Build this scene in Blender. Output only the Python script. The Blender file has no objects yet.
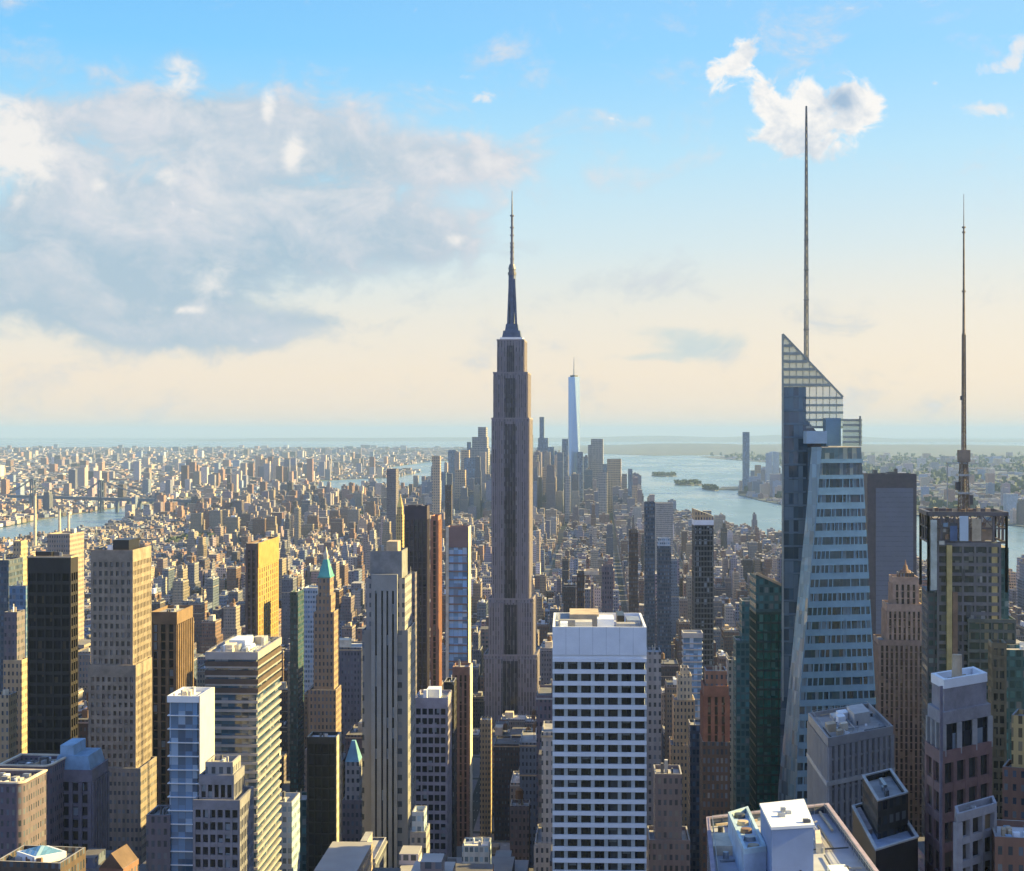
import bpy, math, random
import numpy as np
from math import radians, sin, cos, tan, atan, atan2, pi

# ------------------------------------------------------------------ camera, sky, sun, exposure
S = bpy.context.scene
F = 1637.0                      # focal length in pixels of the 1024 px wide frame
HY = 432.0                      # row of the true horizon
CAMZ = 247.0
SUN_EL, SUN_AZ = 24.0, 12.0      # elevation; azimuth measured from +X (right of view) towards +Y (away)
SKY_STRENGTH = 0.10
EXPOSURE = 1.6

cam = bpy.data.cameras.new("camera")
cam.sensor_width = 36.0
cam.lens = 36.0 * F / 1024.0
cam.shift_y = -(435.5 - HY) / 1024.0
cam.clip_start, cam.clip_end = 1.0, 200000.0
cam_o = bpy.data.objects.new("camera", cam)
cam_o.location = (0, 0, CAMZ)
cam_o.rotation_euler = (radians(90), 0, 0)
S.collection.objects.link(cam_o)
S.camera = cam_o
S.render.engine = 'CYCLES'
S.view_settings.view_transform = 'Standard'
S.view_settings.look = 'None'
S.view_settings.exposure = EXPOSURE
S.view_settings.gamma = 1.0
S.view_settings.use_curve_mapping = False
S.cycles.use_denoising = True
S.cycles.max_bounces = 6
S.cycles.diffuse_bounces = 3
S.cycles.glossy_bounces = 3
S.cycles.transmission_bounces = 2
S.cycles.volume_bounces = 0
S.cycles.use_adaptive_sampling = True
S.cycles.adaptive_threshold = 0.02


class E:
    """wraps a socket (or number) so that node maths can be written as an expression"""
    nt = None

    def __init__(s, v): s.v = v
    @staticmethod
    def m(op, *a, clamp=False):
        n = E.nt.nodes.new('ShaderNodeMath'); n.operation = op; n.use_clamp = clamp
        for i, x in enumerate(a):
            x = x.v if isinstance(x, E) else x
            if isinstance(x, (int, float)): n.inputs[i].default_value = x
            else: E.nt.links.new(x, n.inputs[i])
        return E(n.outputs[0])
    def __add__(s, o): return E.m('ADD', s, o)
    __radd__ = __add__
    def __mul__(s, o): return E.m('MULTIPLY', s, o)
    __rmul__ = __mul__
    def __sub__(s, o): return E.m('SUBTRACT', s, o)
    def __rsub__(s, o): return E.m('SUBTRACT', o, s)
    def __truediv__(s, o): return E.m('DIVIDE', s, o)
    def lt(s, o): return E.m('LESS_THAN', s, o)
    def gt(s, o): return E.m('GREATER_THAN', s, o)
    def fract(s): return E.m('FRACT', s)
    def floor(s): return E.m('FLOOR', s)
    def abs(s): return E.m('ABSOLUTE', s)
    def exp(s): return E.m('EXPONENT', s)
    def max(s, o): return E.m('MAXIMUM', s, o)
    def sat(s): return E.m('ADD', s, 0.0, clamp=True)
    def smooth(s, a, b):
        n = E.nt.nodes.new('ShaderNodeMapRange'); n.interpolation_type = 'SMOOTHSTEP'
        E.nt.links.new(s.v, n.inputs[0]); n.inputs[1].default_value = a; n.inputs[2].default_value = b
        return E(n.outputs[0])


def lk(a, b): E.nt.links.new(a, b)
def comb(x, y, z):
    n = E.nt.nodes.new('ShaderNodeCombineXYZ')
    for i, q in enumerate((x, y, z)):
        q = q.v if isinstance(q, E) else q
        if isinstance(q, (int, float)): n.inputs[i].default_value = q
        else: lk(q, n.inputs[i])
    return n.outputs[0]
def noise(vec, scale, detail=4.0, rough=0.55, dist=0.0):
    n = E.nt.nodes.new('ShaderNodeTexNoise')
    if vec is not None: lk(vec, n.inputs['Vector'])
    n.inputs['Scale'].default_value = scale; n.inputs['Detail'].default_value = detail
    n.inputs['Roughness'].default_value = rough; n.inputs['Distortion'].default_value = dist
    return n
def mixc(f, a, b):
    n = E.nt.nodes.new('ShaderNodeMix'); n.data_type = 'RGBA'
    for i, q in ((0, f), (6, a), (7, b)):
        q = q.v if isinstance(q, E) else q
        if isinstance(q, (int, float)): n.inputs[i].default_value = q
        elif isinstance(q, (tuple, list)): n.inputs[i].default_value = (*q[:3], 1)
        else: lk(q, n.inputs[i])
    return n.outputs[2]
def mulc(a, b):
    n = E.nt.nodes.new('ShaderNodeMix'); n.data_type = 'RGBA'; n.blend_type = 'MULTIPLY'
    n.inputs[0].default_value = 1.0
    for i, q in ((6, a), (7, b)):
        if isinstance(q, (tuple, list)): n.inputs[i].default_value = (*q[:3], 1)
        else: lk(q, n.inputs[i])
    return n.outputs[2]
def ramp(f, stops):
    n = E.nt.nodes.new('ShaderNodeValToRGB'); e = n.color_ramp.elements
    e[0].position, e[0].color = stops[0][0], (*stops[0][1], 1)
    e[1].position, e[1].color = stops[-1][0], (*stops[-1][1], 1)
    for p, c in stops[1:-1]:
        q = e.new(p); q.color = (*c, 1)
    lk(f.v, n.inputs[0])
    return n.outputs[0]
def s2l(*c): return tuple(((x / 255) / 12.92 if x < 10 else ((x / 255 + .055) / 1.055) ** 2.4) for x in c)


def make_world():
    w = bpy.data.worlds.new("World"); S.world = w; w.use_nodes = True
    nt = w.node_tree; nt.nodes.clear(); E.nt = nt
    out = nt.nodes.new('ShaderNodeOutputWorld'); bg = nt.nodes.new('ShaderNodeBackground')
    lk(bg.outputs[0], out.inputs[0]); bg.inputs['Strength'].default_value = SKY_STRENGTH
    sky = nt.nodes.new('ShaderNodeTexSky'); sky.sky_type = 'NISHITA'; sky.sun_disc = False
    sky.sun_elevation = radians(SUN_EL); sky.sun_rotation = radians(90 - SUN_AZ)
    sky.altitude = 200; sky.air_density = 1.0; sky.dust_density = 1.2; sky.ozone_density = 2.0
    tc = nt.nodes.new('ShaderNodeTexCoord')
    sep = nt.nodes.new('ShaderNodeSeparateXYZ'); lk(tc.outputs['Generated'], sep.inputs[0])
    x, y, z = E(sep.outputs[0]), E(sep.outputs[1]), E(sep.outputs[2])
    az = E.m('ARCTAN2', x, y)                    # 0 straight ahead
    el = E.m('ARCSINE', z)
    G = 1.0 / (SKY_STRENGTH * 2 ** EXPOSURE)     # displayed value -> sky value
    # the colours of a clear evening sky: cream at the horizon, turning blue with height; tinted by the physical sky
    k = 1.0
    grad = ramp((el * (1 / radians(40))).sat(), [
        (0.0, s2l(252, 228, 206)), (.05, s2l(249, 229, 208)), (.10, s2l(234, 229, 219)), (.16, s2l(202, 228, 238)),
        (.24, s2l(172, 224, 248)), (.33, s2l(122, 204, 255)), (.55, s2l(80, 160, 238)), (1.0, s2l(58, 122, 210))])
    side = az.smooth(radians(-22), radians(24))   # the sky is paler and warmer towards the sun
    grad = mixc(side * (1 - el.smooth(radians(2), radians(13))) * .55, grad, s2l(248, 226, 200))
    grad = mixc(side * el.smooth(radians(5), radians(15)) * .35, grad, s2l(196, 228, 248))
    behind = az.abs().smooth(radians(60), radians(125)) * (1 - el.smooth(radians(35), radians(75)))   # sky out of view, brightened and blued to fill the shaded fronts
    grad = mixc(behind * .85, grad, (.43, .58, 1.06))
    g = nt.nodes.new('ShaderNodeVectorMath'); g.operation = 'SCALE'; lk(grad, g.inputs[0]); g.inputs[3].default_value = G
    base = mixc(.90, sky.outputs[0], g.outputs[0])
    # ---- clouds, laid out by azimuth and elevation on the dome (in units of about 1/1637 rad)
    A, B = az * F, el * F
    nA = noise(comb(A * .011, B * .017, 3.1), 1.0, 9, .62, .5)
    nB = noise(comb(A * .0035, B * .006, 9.7), 1.0, 5, .55, .6)
    nC = noise(comb(A * .040, B * .048, 5.3), 1.0, 7, .62, .5)
    fa2 = E(noise(comb((A + 15) * .011, (B + 11) * .017, 3.1), 1.0, 9, .62, .5).outputs[0]); fc2 = E(noise(comb((A + 5) * .040, (B + 5) * .048, 5.3), 1.0, 7, .62, .5).outputs[0])
    fa, fb, fc = E(nA.outputs[0]), E(nB.outputs[0]), E(nC.outputs[0])
    def blob(px, py, rx, ry, lean=0.0):
        a = atan((px - 512) / F); e = atan((HY - py) / F * cos(a))
        u, v = (A - a * F), (B - e * F)
        if lean: u = u - v * lean
        return (0 - (u * u * (1 / rx ** 2) + v * v * (1 / ry ** 2))).exp()
    def total(bl):
        t = None
        for b in bl:
            q = blob(*b[:4], *(b[5:6])) * (b[4] if len(b) > 4 else 1.0)
            t = q if t is None else t + q
        return t
    warm, grey, pink = s2l(250, 244, 238), s2l(172, 196, 213), s2l(220, 221, 227)
    # the broad grey bank on the left
    big = total([(60, 225, 130, 70), (210, 240, 150, 62), (330, 215, 130, 48), (430, 160, 90, 22), (180, 120, 95, 40), (300, 135, 95, 36),
                 (90, 300, 130, 34, .9), (180, 338, 110, 20, .7), (20, 130, 60, 45, .8), (330, 320, 80, 9, .5), (420, 240, 50, 26, .7)])
    d1 = (big * 1.05 + (fa - .5) * 2.8 + (fb - .5) * 1.4 + (fc - .5) * .7).smooth(.06, 1.02) * .92
    hi = B.smooth(F * radians(4.5), F * radians(9.0))
    body = mixc((hi * .50 + .06 + (fa - .5) * 2.3 + (fb - .5) * 1.6 + (fc - .5) * .8).sat(), grey, pink)
    lit = ((fa - fa2) * 3.0 + (fc - fc2) * .8 + hi * .14).sat() * (.25 + hi * .6)
    body = mixc(lit * .5, body, warm)
    puffs = total([(22, 158, 40, 46), (-10, 110, 40, 30, .6), (180, 74, 28, 24, 1.0), (268, 103, 9, 20), (294, 152, 13, 22), (211, 278, 28, 28, .65), (166, 178, 17, 13, .7), (100, 185, 10, 10, .6),
                   (175, 355, 16, 7, .7), (180, 310, 28, 5, .7), (455, 240, 14, 8, .7), (370, 290, 9, 7, .8), (420, 120, 55, 10, .35), (490, 165, 40, 14, .35), (210, 160, 60, 14, .3)])
    pm = (puffs * 1.0 + (fc - .5) * 2.0 * puffs.sat() + (fa - .5) * 1.4 * puffs.sat()).smooth(.22, 1.05)
    body = mixc(pm * .95, body, warm)
    d1 = d1.max(pm * .85)
    # the white cumulus around the mast on the right, with small ones beside it
    cum = total([(735, 62, 17, 24, 1.0, .35), (762, 95, 17, 30, 1.0, -.3), (788, 124, 34, 26), (808, 92, 17, 27, 1.0), (850, 120, 30, 14, .5), (866, 105, 23, 27), (812, 146, 46, 15, .8), (712, 72, 9, 16, .7), (845, 98, 15, 14, .7)])
    sm = total([(480, 97, 15, 9), (470, 78, 22, 8, .6), (985, 110, 34, 9), (1000, 66, 28, 9, .8), (1020, 44, 14, 16, .9), (936, 82, 6, 6, .8), (5, 30, 1, 1, .1)])
    cm = (cum * 1.0 + (fc - .5) * 2.2 + (fa - .5) * 1.1).smooth(.42, .95)
    sd = (sm * 1.0 + (fc - .5) * 2.4).smooth(.48, 1.15) * .75
    shade = ((fc2 - fc) * 1.6 + (fa2 - fa) * 1.6 + blob(842, 100, 17, 13) * .95 + blob(800, 152, 70, 20) * .40 + blob(745, 130, 20, 20) * .2 + (fc - .5) * 1.6 + (fa - .5) * 1.2).sat()
    ccol = mixc(shade * .9, s2l(255, 251, 246), s2l(150, 182, 212))
    # thin low bands over the horizon
    low = total([(690, 342, 75, 20), (640, 358, 60, 6, .6), (90, 320, 160, 10, .4), (900, 370, 120, 12, .45), (930, 330, 130, 9, .3), (600, 330, 90, 7, .25)])
    lm = (low * 1.0 + (fa - .5) * 2.4 + (fb - .5) * .8).smooth(.40, 1.15) * .75
    def sc(c):
        n = nt.nodes.new('ShaderNodeVectorMath'); n.operation = 'SCALE'
        if isinstance(c, tuple): n.inputs[0].default_value = c
        else: lk(c, n.inputs[0])
        n.inputs[3].default_value = G
        return n.outputs[0]
    col = mixc(lm, base, sc(s2l(196, 215, 220)))
    col = mixc(d1, col, sc(body))
    col = mixc(sd, col, sc(s2l(246, 240, 236)))
    col = mixc(cm * .96, col, sc(ccol))
    lk(col, bg.inputs['Color'])

make_world()

sun = bpy.data.lights.new("sun", 'SUN'); sun.energy = 5.0; sun.angle = radians(.55); sun.color = (1.0, .75, .27)
sun_o = bpy.data.objects.new("sun", sun); S.collection.objects.link(sun_o)
sd_ = (cos(radians(SUN_EL)) * cos(radians(SUN_AZ)), cos(radians(SUN_EL)) * sin(radians(SUN_AZ)), sin(radians(SUN_EL)))
sun_o.rotation_euler = (radians(90 - SUN_EL), 0, radians(90 + SUN_AZ))   # the lamp shines along its -Z
HAZE_DENSITY = 3.3e-5

# ------------------------------------------------------------------ helpers
def wx(x, Y): return (x - 512.0) * Y / F
def wz(y, Y): return CAMZ - (y - HY) * Y / F
def link(o):
    S.collection.objects.link(o); return o

class MB:
    def __init__(s): s.v, s.f, s.m = [], [], []
    def add(s, vs, fs, mi=0):
        o = len(s.v); s.v += [tuple(v) for v in vs]; s.f += [tuple(i + o for i in f) for f in fs]; s.m += [mi] * len(fs)
    def prism(s, poly, z0, z1, top=None, mi=0, cap=True, bottom=False, zs=None, mtop=None):
        n = len(poly); top = top or poly
        tz = zs or [z1] * n
        s.add([(p[0], p[1], z0) for p in poly] + [(p[0], p[1], tz[i]) for i, p in enumerate(top)],
              [(i, (i + 1) % n, n + (i + 1) % n, n + i) for i in range(n)], mi)
        o = len(s.v) - 2 * n
        if cap: s.f.append(tuple(o + n + i for i in range(n))); s.m.append(mi if mtop is None else mtop)
        if bottom: s.f.append(tuple(o + i for i in reversed(range(n)))); s.m.append(mi)
    def box(s, x0, x1, y0, y1, z0, z1, mi=0):
        s.prism([(x0, y0), (x1, y0), (x1, y1), (x0, y1)], z0, z1, mi=mi, bottom=True)
    def ring(s, outer, inner, z0, z1, mi=0, o2=None, i2=None):
        n = len(outer); o2 = o2 or outer; i2 = i2 or inner
        s.add([(p[0], p[1], z0) for p in outer] + [(p[0], p[1], z1) for p in o2] + [(p[0], p[1], z0) for p in inner] + [(p[0], p[1], z1) for p in i2],
              sum([[(i, j, n + j, n + i), (n + i, n + j, 3 * n + j, 3 * n + i), (2 * n + j, 2 * n + i, 3 * n + i, 3 * n + j), (2 * n + i, 2 * n + j, j, i)]
                   for i in range(n) for j in [(i + 1) % n]], []), mi)
    def cyl(s, cx, cy, r0, r1, z0, z1, n=10, mi=0):
        s.prism([(cx + r0 * cos(2 * pi * i / n), cy + r0 * sin(2 * pi * i / n)) for i in range(n)], z0, z1,
                top=[(cx + r1 * cos(2 * pi * i / n), cy + r1 * sin(2 * pi * i / n)) for i in range(n)], mi=mi, bottom=True)
    def bar(s, a, b, r, mi=0):
        a, b = np.array(a, float), np.array(b, float); d = b - a; L = np.linalg.norm(d); d /= L
        u = np.cross(d, (0, 0, 1) if abs(d[2]) < .9 else (1, 0, 0)); u /= np.linalg.norm(u); w = np.cross(d, u)
        q = [u * r + w * r, -u * r + w * r, -u * r - w * r, u * r - w * r]
        s.add([a + k for k in q] + [b + k for k in q], [(0, 1, 5, 4), (1, 2, 6, 5), (2, 3, 7, 6), (3, 0, 4, 7), (3, 2, 1, 0), (4, 5, 6, 7)], mi)
    def build(s, name, mats, parent=None, smooth=False):
        me = bpy.data.meshes.new(name); me.from_pydata(s.v, [], s.f)
        if not isinstance(mats, (list, tuple)): mats = [mats]
        for m in mats: me.materials.append(m)
        if len(mats) > 1: me.polygons.foreach_set('material_index', s.m)
        if smooth: me.polygons.foreach_set('use_smooth', [True] * len(s.f))
        me.update()
        o = link(bpy.data.objects.new(name, me))
        if parent: o.parent = parent
        return o

def tag(o, label=None, cat=None, group=None, kind=None):
    for k, v in (('label', label), ('category', cat), ('group', group), ('kind', kind)):
        if v: o[k] = v
    return o
def empty(name, loc, label, cat, group=None):
    o = link(bpy.data.objects.new(name, None)); o.location = loc
    return tag(o, label, cat, group)
def inset(poly, t):
    n = len(poly); out = []
    L = []
    for i in range(n):
        a, b = poly[i], poly[(i + 1) % n]
        d = (b[0] - a[0], b[1] - a[1]); l = math.hypot(*d); d = (d[0] / l, d[1] / l)
        nx, ny = -d[1], d[0]
        L.append(((a[0] + nx * t, a[1] + ny * t), d))
    for i in range(n):
        (p, d), (q, e) = L[i - 1], L[i]
        den = d[0] * e[1] - d[1] * e[0]
        if abs(den) < 1e-6: out.append(q); continue
        s_ = ((q[0] - p[0]) * e[1] - (q[1] - p[1]) * e[0]) / den
        out.append((p[0] + d[0] * s_, p[1] + d[1] * s_))
    return out
def rect(cx, Y, w, d, rot=0.0):
    r = radians(rot); c, s_ = cos(r), sin(r)
    return [(cx + px * c - py * s_, Y + px * s_ + py * c) for px, py in ((-w / 2, 0), (w / 2, 0), (w / 2, d), (-w / 2, d))]

# ------------------------------------------------------------------ materials
def new_mat(name):
    m = bpy.data.materials.new(name); m.use_nodes = True
    E.nt = m.node_tree
    return m, m.node_tree.nodes['Principled BSDF'], m.node_tree
def plain(name, col, rough=.8, metal=0.0, var=.25, scale=.25):
    m, b, nt = new_mat(name)
    tc = nt.nodes.new('ShaderNodeTexCoord')
    n = noise(tc.outputs['Object'], scale, 5, .65)
    f = E(n.outputs[0])
    lk(mixc(f.smooth(.25, .75), tuple(c * (1 - var) for c in col), tuple(min(1, c * (1 + var)) for c in col)), b.inputs['Base Color'])
    b.inputs['Roughness'].default_value = rough; b.inputs['Metallic'].default_value = metal
    return m
def glass(name, col, bay=3.0, fl=3.6, bright=(.30, .36, .42), share=.22, rough=.12, spec=.6, mull=True):
    """dark window glass: every pane of its own tone, some with blinds drawn, thin mullions between the panes"""
    m, b, nt = new_mat(name)
    tc = nt.nodes.new('ShaderNodeTexCoord'); sp = nt.nodes.new('ShaderNodeSeparateXYZ'); lk(tc.outputs['Object'], sp.inputs[0])
    sn = nt.nodes.new('ShaderNodeSeparateXYZ'); lk(tc.outputs['Normal'], sn.inputs[0])
    X, Y_, Z = (E(sp.outputs[i]) for i in range(3))
    sel = E(sn.outputs[0]).abs().gt(E(sn.outputs[1]).abs())
    h = (X * (1 - sel) + Y_ * sel) / bay
    zz = Z / fl
    wn = nt.nodes.new('ShaderNodeTexWhiteNoise'); wn.noise_dimensions = '3D'
    lk(comb(h.floor(), zz.floor(), sel), wn.inputs['Vector'])
    r = E(wn.outputs['Value'])
    big = E(noise(tc.outputs['Object'], .035, 3, .6).outputs[0])
    c = mixc(r, tuple(x * .45 for x in col), tuple(min(1, x * 1.7) for x in col))
    c = mixc((big - .35).sat() * .5, c, tuple(x * 2.2 for x in col))
    blind = (r * 7.31).fract().lt(share)
    c = mixc(blind * .75, c, bright)
    if mull:
        hm = (h.fract() - .5).abs().gt(.46)
        c = mixc(hm * .8, c, tuple(x * .6 + .04 for x in col))
    lk(c, b.inputs['Base Color'])
    lk((blind * .4 + rough).v, b.inputs['Roughness'])
    b.inputs['Specular IOR Level'].default_value = spec
    # panes are never quite in one plane
    bp = nt.nodes.new('ShaderNodeBump'); bp.inputs['Strength'].default_value = .3; bp.inputs['Distance'].default_value = .5
    lk(((h + r).fract() * (r - .5)).v, bp.inputs['Height']); lk(bp.outputs[0], b.inputs['Normal'])
    return m
def facade(name, wall, win=(.035, .045, .06), bay=1.9, fl=3.3, wf=.55, hf=.55, attr=False, roof=(.30, .29, .28), var=.18, glassy=.25):
    """wall with rows of windows, in the object's own metres; the wall colour may come from the mesh (attr)"""
    m, b, nt = new_mat(name)
    tc = nt.nodes.new('ShaderNodeTexCoord'); sp = nt.nodes.new('ShaderNodeSeparateXYZ'); lk(tc.outputs['Object'], sp.inputs[0])
    sn = nt.nodes.new('ShaderNodeSeparateXYZ'); lk(tc.outputs['Normal'], sn.inputs[0])
    X, Y_, Z = (E(sp.outputs[i]) for i in range(3))
    nx, ny, nz = (E(sn.outputs[i]).abs() for i in range(3))
    sel = nx.gt(ny); up = nz.gt(.6)
    rnd = 0.0
    if attr:
        at = nt.nodes.new('ShaderNodeAttribute'); at.attribute_name = 'wallcol'
        wall_c = at.outputs['Color']; rnd = E(at.outputs['Alpha'])
        bayv, flv = rnd * 1.6 + bay, (rnd * 5.7).fract() * .8 + fl
    else:
        wall_c = None; bayv, flv = bay, fl
    h = (X * (1 - sel) + Y_ * sel) / bayv + .5
    zz = Z / flv
    fh, fz = h.fract(), zz.fract()
    wfv = (rnd * 9.1).fract() * .35 + (wf - .15) if attr else wf
    hm = (fh - .5).abs().lt(wfv * .5 if isinstance(wfv, E) else wfv * .5); zm = (fz - .55).abs().lt(hf * .5)
    mask = hm * zm * (1 - up)
    wn = nt.nodes.new('ShaderNodeTexWhiteNoise'); wn.noise_dimensions = '3D'
    lk(comb(h.floor(), zz.floor(), sel), wn.inputs['Vector']); r = E(wn.outputs['Value'])
    st = noise(comb(h * .9, zz * .12, 0.0), 1.0, 4, .6)
    v = E(st.outputs[0])
    if attr: w1 = wall_c
    else: w1 = mixc(v.smooth(.25, .75), tuple(c * (1 - var) for c in wall), tuple(min(1, c * (1 + var)) for c in wall))
    rn = E(noise(tc.outputs['Object'], .12, 4, .6).outputs[0])
    if attr: rc = mixc(((rnd * 3.7).fract() - .25 + (rn - .5) * .5).sat(), (.10, .095, .095), (.52, .50, .47))
    else: rc = mixc(rn.smooth(.3, .7), tuple(c * .7 for c in roof), tuple(min(1, c * 1.25) for c in roof))
    w1 = mixc(up, w1, rc)
    gl = mixc(r * r, win, tuple(min(1, c * 3.2 + .03) for c in win))
    gl = mixc((r * 5.3).fract().gt(.93) * .5, gl, (.30, .30, .29))
    lk(mixc(mask, w1, gl), b.inputs['Base Color'])
    lk((.85 - mask * (.85 - glassy)).v, b.inputs['Roughness'])
    bp = nt.nodes.new('ShaderNodeBump'); bp.inputs['Strength'].default_value = .6; bp.inputs['Distance'].default_value = .25
    lk((1 - mask).v, bp.inputs['Height']); lk(bp.outputs[0], b.inputs['Normal'])
    return m

M = {}
WHITE = plain('white_panel', (.74, .77, .80), .55, var=.06)
STEEL = plain('steel', (.34, .36, .38), .45, .6)
DKSTEEL = plain('dark_steel', (.07, .075, .085), .5, .4)
GREY = plain('grey_stone', (.30, .295, .29), .85)
LGREY = plain('light_stone', (.44, .43, .41), .85, var=.15)
MAUVE = plain('pinkish_stone', (.36, .29, .27), .85)
TAN = plain('tan_stone', (.47, .37, .25), .85)
CREAM = plain('cream_stone', (.60, .52, .40), .85)
BROWN = plain('brown_stone', (.20, .125, .09), .8)
DKBROWN = plain('dark_brown', (.085, .060, .048), .75)
BLACK = plain('black_metal', (.018, .018, .022), .4)
GRAVEL = plain('roof_gravel', (.30, .29, .28), .95, var=.3, scale=.15)
PALEROOF = plain('pale_roof', (.58, .57, .57), .9, var=.2, scale=.12)
TARROOF = plain('tar_roof', (.10, .10, .105), .95, var=.35, scale=.15)
COPPER = plain('green_copper', (.10, .36, .31), .6, var=.25)
GOLD = plain('gilded_roof', (.85, .58, .16), .35, .7, var=.1)
WOOD = plain('tank_wood', (.14, .085, .05), .9)
BLUEPANEL = plain('blue_panel', (.17, .26, .38), .5, var=.1)
G_DARK = glass('dark_glass', (.012, .015, .022), 1.7, 3.6, share=.10, spec=.3)
G_BLUE = glass('blue_glass', (.035, .075, .125), 2.4, 3.8, bright=(.26, .34, .42), rough=.08, spec=.9)
G_PALE = glass('pale_blue_glass', (.17, .30, .46), 2.4, 3.6, bright=(.45, .55, .66), share=.15, rough=.08, spec=.9)
G_TEAL = glass('green_glass', (.008, .115, .088), 1.6, 3.8, bright=(.05, .20, .16), share=.10, rough=.08, spec=.8)
G_BRONZE = glass('bronze_glass', (.045, .032, .024), 2.4, 3.6, bright=(.30, .22, .14), share=.15)

# ------------------------------------------------------------------ towers
ROOF = {}        # the roof part of a tower; plant standing on it is parented to it
HERO = []        # (x0, x1, ytop, Y, short name, footprint) of every building placed by hand
VIEW_Y0 = 885    # rows of the frame
def vis_edge(a, b, root):
    """does the wall from a to b face somewhere the camera (or a camera a step aside) can see"""
    nx, ny = b[1] - a[1], -(b[0] - a[0]); mx, my = (a[0] + b[0]) / 2 + root.location[0], (a[1] + b[1]) / 2 + root.location[1]
    l = math.hypot(nx, ny) * math.hypot(mx, my)
    return (-(nx * mx + ny * my) / l) > -.25

def section(root, poly, z0, z1, st, zvis):
    """one tier of a tower, standing on poly between z0 and z1"""
    kind = st.get('kind', 'mat'); wall = st['wall']; roofm = st.get('roof', GRAVEL); par = st.get('par', 1.2)
    inn = inset(poly, .45)
    if kind == 'mat':
        mb = MB(); mb.prism(poly, z0, z1 - par, cap=False); mb.ring(poly, inn, z1 - par, z1)
        mb.build(st.get('name', 'wall'), wall, root)
    else:
        fl, bay, sh, pw = st['fl'], st.get('bay', 4.0), st.get('sh', 1.2), st.get('pw', .8)
        crown = max(st.get('crown', 3.0), par); sp_in, pier = st.get('spandrel', .0), st.get('proud', .08)
        rec = st.get('rec', .5)
        zt = z1 - crown
        zb = max(z0, zvis)
        n = max(1, int(round((zt - zb) / fl))); fl = (zt - zb) / n
        glass_p = inset(poly, rec); spo = inset(poly, sp_in) if sp_in else poly
        mb = MB()
        if zb > z0: mb.prism(poly, z0, zb, cap=True)
        mb.ring(inset(poly, -.06), inn, zt, z1)
        mb.prism(glass_p, zt, zt + .1, cap=False)
        if sh > 0:
            for i in range(n):
                mb.ring(spo, inset(poly, rec + .05), zb + i * fl, zb + i * fl + sh)
        pm = mb
        if st.get('piermat'): pm = MB()
        if pw > 0:
            for i in range(len(poly)):
                a, b = poly[i], poly[(i + 1) % len(poly)]
                if not vis_edge(a, b, root): continue
                L = math.hypot(b[0] - a[0], b[1] - a[1]); d = ((b[0] - a[0]) / L, (b[1] - a[1]) / L); nn = (d[1], -d[0])
                k = max(1, int(round((L - pw) / bay)))
                for j in range(k + 1):
                    s0 = (L - pw) * j / k; s1 = s0 + pw
                    q = [(a[0] + d[0] * s_ + nn[0] * o, a[1] + d[1] * s_ + nn[1] * o) for s_, o in ((s0, pier), (s1, pier), (s1, -rec - .02), (s0, -rec - .02))]
                    pm.prism(q, zb, zt + .02, cap=False)
        mb.build(st.get('name', 'wall'), wall, root)
        if pm is not mb: pm.build('pier_row', st['piermat'], root)
        gm = st['glass']
        if kind == 'ribs':
            # tall window strips run between the piers: a strip for each bay
            for i in range(len(poly)):
                a, b = glass_p[i], glass_p[(i + 1) % len(poly)]
                if not vis_edge(a, b, root): continue
                L = math.hypot(b[0] - a[0], b[1] - a[1]); k = max(1, int(round((L - pw) / bay)))
                for j in range(k):
                    p0 = [a[t] + (b[t] - a[t]) * j / k for t in (0, 1)]; p1 = [a[t] + (b[t] - a[t]) * (j + 1) / k for t in (0, 1)]
                    g = MB(); g.add([(p0[0], p0[1], zb), (p1[0], p1[1], zb), (p1[0], p1[1], zt), (p0[0], p0[1], zt)], [(0, 1, 2, 3)])
                    g.build('window_strip', gm, root)
        else:
            for i in range(n):
                g = MB(); g.prism(glass_p, zb + i * fl, zb + (i + 1) * fl, cap=False)
                g.build('window_band', gm, root)
    rb = MB(); rb.prism(inn, z1 - par - .3, z1 - par + .01); ROOF[root.name] = rb.build('roof', roofm, root)

def roof_stuff(root, poly, z, n, seed, mats=None, hmax=4.0, tank=False, big=None):
    """plant on a flat roof: housings, cooling units, ducts, a water tank"""
    root = ROOF.get(root.name, root)
    rg = random.Random(seed); mats = mats or [GREY, LGREY, WHITE, STEEL, TARROOF]
    q = inset(poly, 1.6)
    def at(u, v):
        a = [q[0][t] + (q[1][t] - q[0][t]) * u for t in (0, 1)]; b = [q[3][t] + (q[2][t] - q[3][t]) * u for t in (0, 1)]
        return [a[t] + (b[t] - a[t]) * v for t in (0, 1)]
    def bx(u0, u1, v0, v1, h, m, name):
        b = MB(); b.prism([at(u0, v0), at(u1, v0), at(u1, v1), at(u0, v1)], z, z + h); return b.build(name, m, root)
    if big:
        u0, u1, v0, v1, h, m = big
        o = bx(u0, u1, v0, v1, h, m, 'penthouse')
    for i in range(n):
        u, v = rg.random() * .82, rg.random() * .8
        w, d = rg.uniform(.06, .2), rg.uniform(.08, .22)
        if big and not (u + w < big[0] or u > big[1] or v + d < big[2] or v > big[3]): continue
        bx(u, u + w, v, v + d, rg.uniform(.9, hmax), rg.choice(mats), rg.choice(['roof_housing', 'cooling_unit', 'duct']))
    if tank:
        x, y = at(rg.uniform(.2, .8), rg.uniform(.3, .8))
        water_tank(root, x, y, z)

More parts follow.
